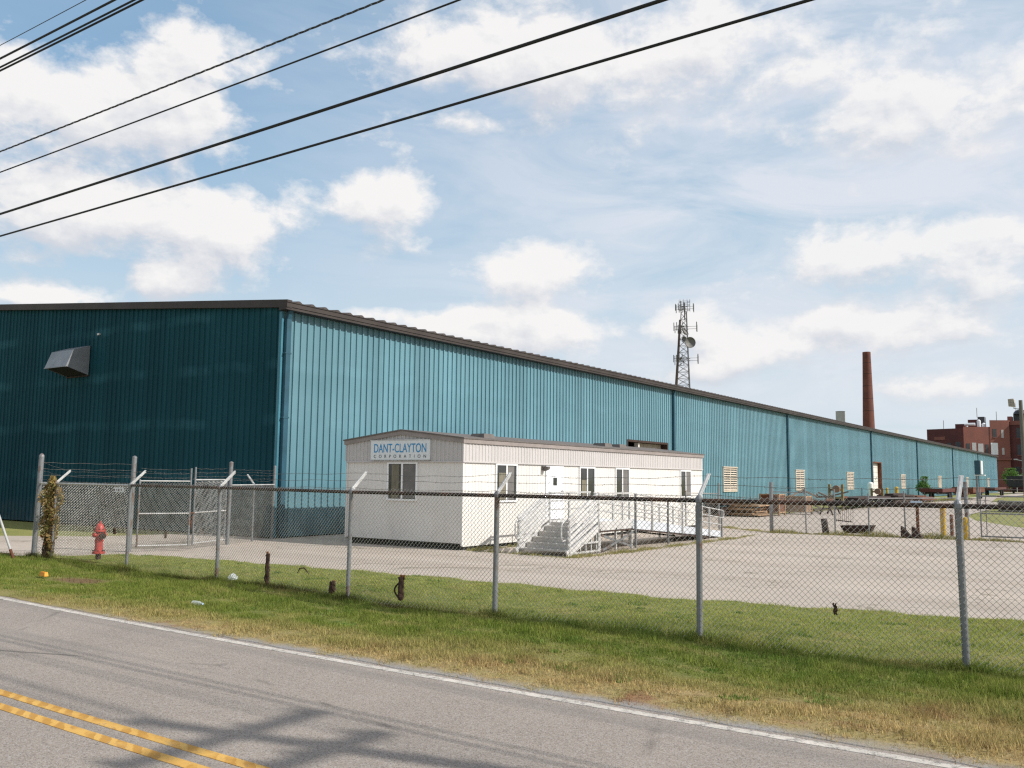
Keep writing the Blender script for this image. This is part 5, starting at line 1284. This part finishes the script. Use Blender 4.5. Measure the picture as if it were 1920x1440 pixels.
MB().lathe([(.35, 0), (.35, 2.4)], (-32.6, 245.2, 16.35), 12, 'x').build('roof_duct', M['white_tank'], bb, True); MB().lathe([(.45, 0), (.45, 1.6), (.1, 1.9)], (-29.6, 247.2, 15.72), 12).build('roof_tank', M['white_tank'], bb, True); MB().lathe([(.5, 0), (.5, .8), (.1, 1.1)], (-28.6, 248, 15.72), 12).build('roof_tank', M['white_tank'], bb, True)
for x, y, z in ((-30.4, 251, 18.4), (-26.2, 252, 17.4), (-38, 250, 15.4)): MB().tube([(x, y, z), (x, y, z + 2.4)], .06, 5).build('mast', M['tower_leg'], bb)
b = MB(); b.tube([(-21.9, 247.5, 7.7), (-20.9, 247.2, 7.45), (-20.2, 247.1, 7.35)], .1, 6); b.lathe([(.05, -.5), (.16, -.4), (.16, .4), (.05, .5)], (-22.0, 247.4, 7.75), 10, 'x'); b.build('wall_lamp', M['galv_light'], bb)
MB().box(-20.9, -19.6, 247.0, 247.35, 5.4, 5.75).build('wall_box', M['dish'], bb)
b = MB()
for x in (-21.0, -19.2, -17.4, -15.6): b.tube([(x, 236, 0), (x, 236, 3.6)], .09, 6)
b.tube([(-21.4, 236, 3.6), (-19.2, 236, 4.0), (-17, 236, 3.9), (-14, 236, 4.1)], .12, 6)
tag(b.build('pipe_rack', M['galv_light']), 'low pale pipe rack in front of the brick factory at the right edge', 'pipes')
def tree(label, x, y, h, r, seed):
    t = thing('far_tree', label, 'tree', (x, y, 0), 'trees beyond the factory'); g = np.random.default_rng(seed)
    b = MB(); b.tube([(x, y, 0), (x + .2, y, h * .3), (x, y + .1, h * .75)], [.35, .26, .06], 7)
    for k in range(7):
        a = g.uniform(0, 6.28); z = h * g.uniform(.3, .6); b.tube([(x, y, z), (x + r * .6 * math.cos(a), y + r * .6 * math.sin(a), z + h * .2)], [.14, .03], 5)
    b.build('trunk', M['shrub_trunk'], t)
    cl = g.normal(size=(26, 3)) * np.array([r * .45, r * .45, h * .17]) + np.array([0, 0, h * .66]); n = 2600
    c = cl[g.integers(0, 26, n)] + g.normal(size=(n, 3)) * np.array([r * .15, r * .15, h * .055])
    leaf_cloud('crown', c, .32, M['dark_leaf'], t, seed)
tree('small dark tree at the far right behind the black trailer', -15.5, 238.0, 4.2, 2.4, 61)

# ------------------------------------------------------------------ utility poles and overhead wires (poles stand outside the frame; they carry the wires and cast the crossed shadow on the road)
def utility_pole(x, y, label):
    t = thing('utility_pole', label, 'utility pole', (x, y, 0), 'utility poles carrying the overhead wires')
    MB().tube([(x, y, -.1), (x, y, 10.6)], [.16, .10], 14).build('pole', M['pole_wood'], t, True)
    for z, a, c in ((9.72, -1.1, .9), (9.05, -.7, .5)):
        ar = MB().box(x - .22, x - .10, y + a, y + c, z - .07, z + .07).build('crossarm', M['pole_wood'], t)
        bo = MB()
        for yy in np.linspace(a + .1, c - .1, 4): bo.lathe([(.04, z + .071), (.06, z + .1), (.035, z + .16), (.05, z + .2)], (x - .16, y + yy, 0), 8)
        bo.build('insulators', M['dish'], ar)
utility_pole(7.0, 8.0, 'wooden utility pole with crossarms on the verge past the right edge')
utility_pole(-40.0, 8.0, 'wooden utility pole with crossarms on the verge past the left edge')
def wire(name, label, y, ratio, r, sag, m, twist=False, z=None, dz=0.0):
    if z is None: z = 2.07 + ratio * y
    b = MB(); n = 120; x0, x1 = -40.0, 7.0
    f = lambda t: z + dz * (t - .55) - sag * (4 * t * (1 - t) - .98)
    if twist:
        for ph in (0, 2.1, 4.2):
            b.tube([(x0 + (x1 - x0) * i / 700, y + r * .9 * math.cos(ph + i * .62), f(i / 700) + r * .9 * math.sin(ph + i * .62)) for i in range(701)], r * .62, 5, False)
    else: b.tube([(x0 + (x1 - x0) * i / n, y, f(i / n)) for i in range(n + 1)], r, 8)
    tag(b.build(name, m), label, 'cable', 'overhead cables above the road')
wire('overhead_cable', 'lowest thick black cable crossing the sky', 8.0, .549, .0165, .10, M['cable'])
wire('overhead_cable', 'thickest black cable, second from the bottom', 8.0, .604, .021, .10, M['cable'], dz=.10)
wire('overhead_cable', 'smooth thin cable just below the twisted one', 8.0, .708, .012, .10, M['cable'], dz=.12)
wire('overhead_cable', 'twisted thin cable, fourth from the bottom', 8.0, .759, .0105, .10, M['cable_thin'], True)
wire('overhead_cable', 'lower cable of the close pair in the top left corner', 8.0, .968, .018, .35, M['cable'])
wire('overhead_cable', 'upper cable of the close pair in the top left corner', 7.93, .977, .017, .35, M['cable'])
wire('overhead_cable', 'single dark cable above the close pair in the top left corner', 7.75, 1.000, .019, .35, M['cable'])
wire('overhead_cable', 'topmost and thinnest cable in the top left corner', 7.55, 1.035, .0065, .35, M['cable_thin'])

# ------------------------------------------------------------------ render settings
scene.view_settings.view_transform = 'Standard'; scene.view_settings.look = 'None'
scene.view_settings.exposure = 0; scene.view_settings.gamma = 1
scene.render.engine = 'CYCLES'
scene.cycles.use_denoising = False
scene.cycles.max_bounces = 6; scene.cycles.diffuse_bounces = 3; scene.cycles.glossy_bounces = 3; scene.cycles.transparent_max_bounces = 12
scene.cycles.filter_width = 1.3
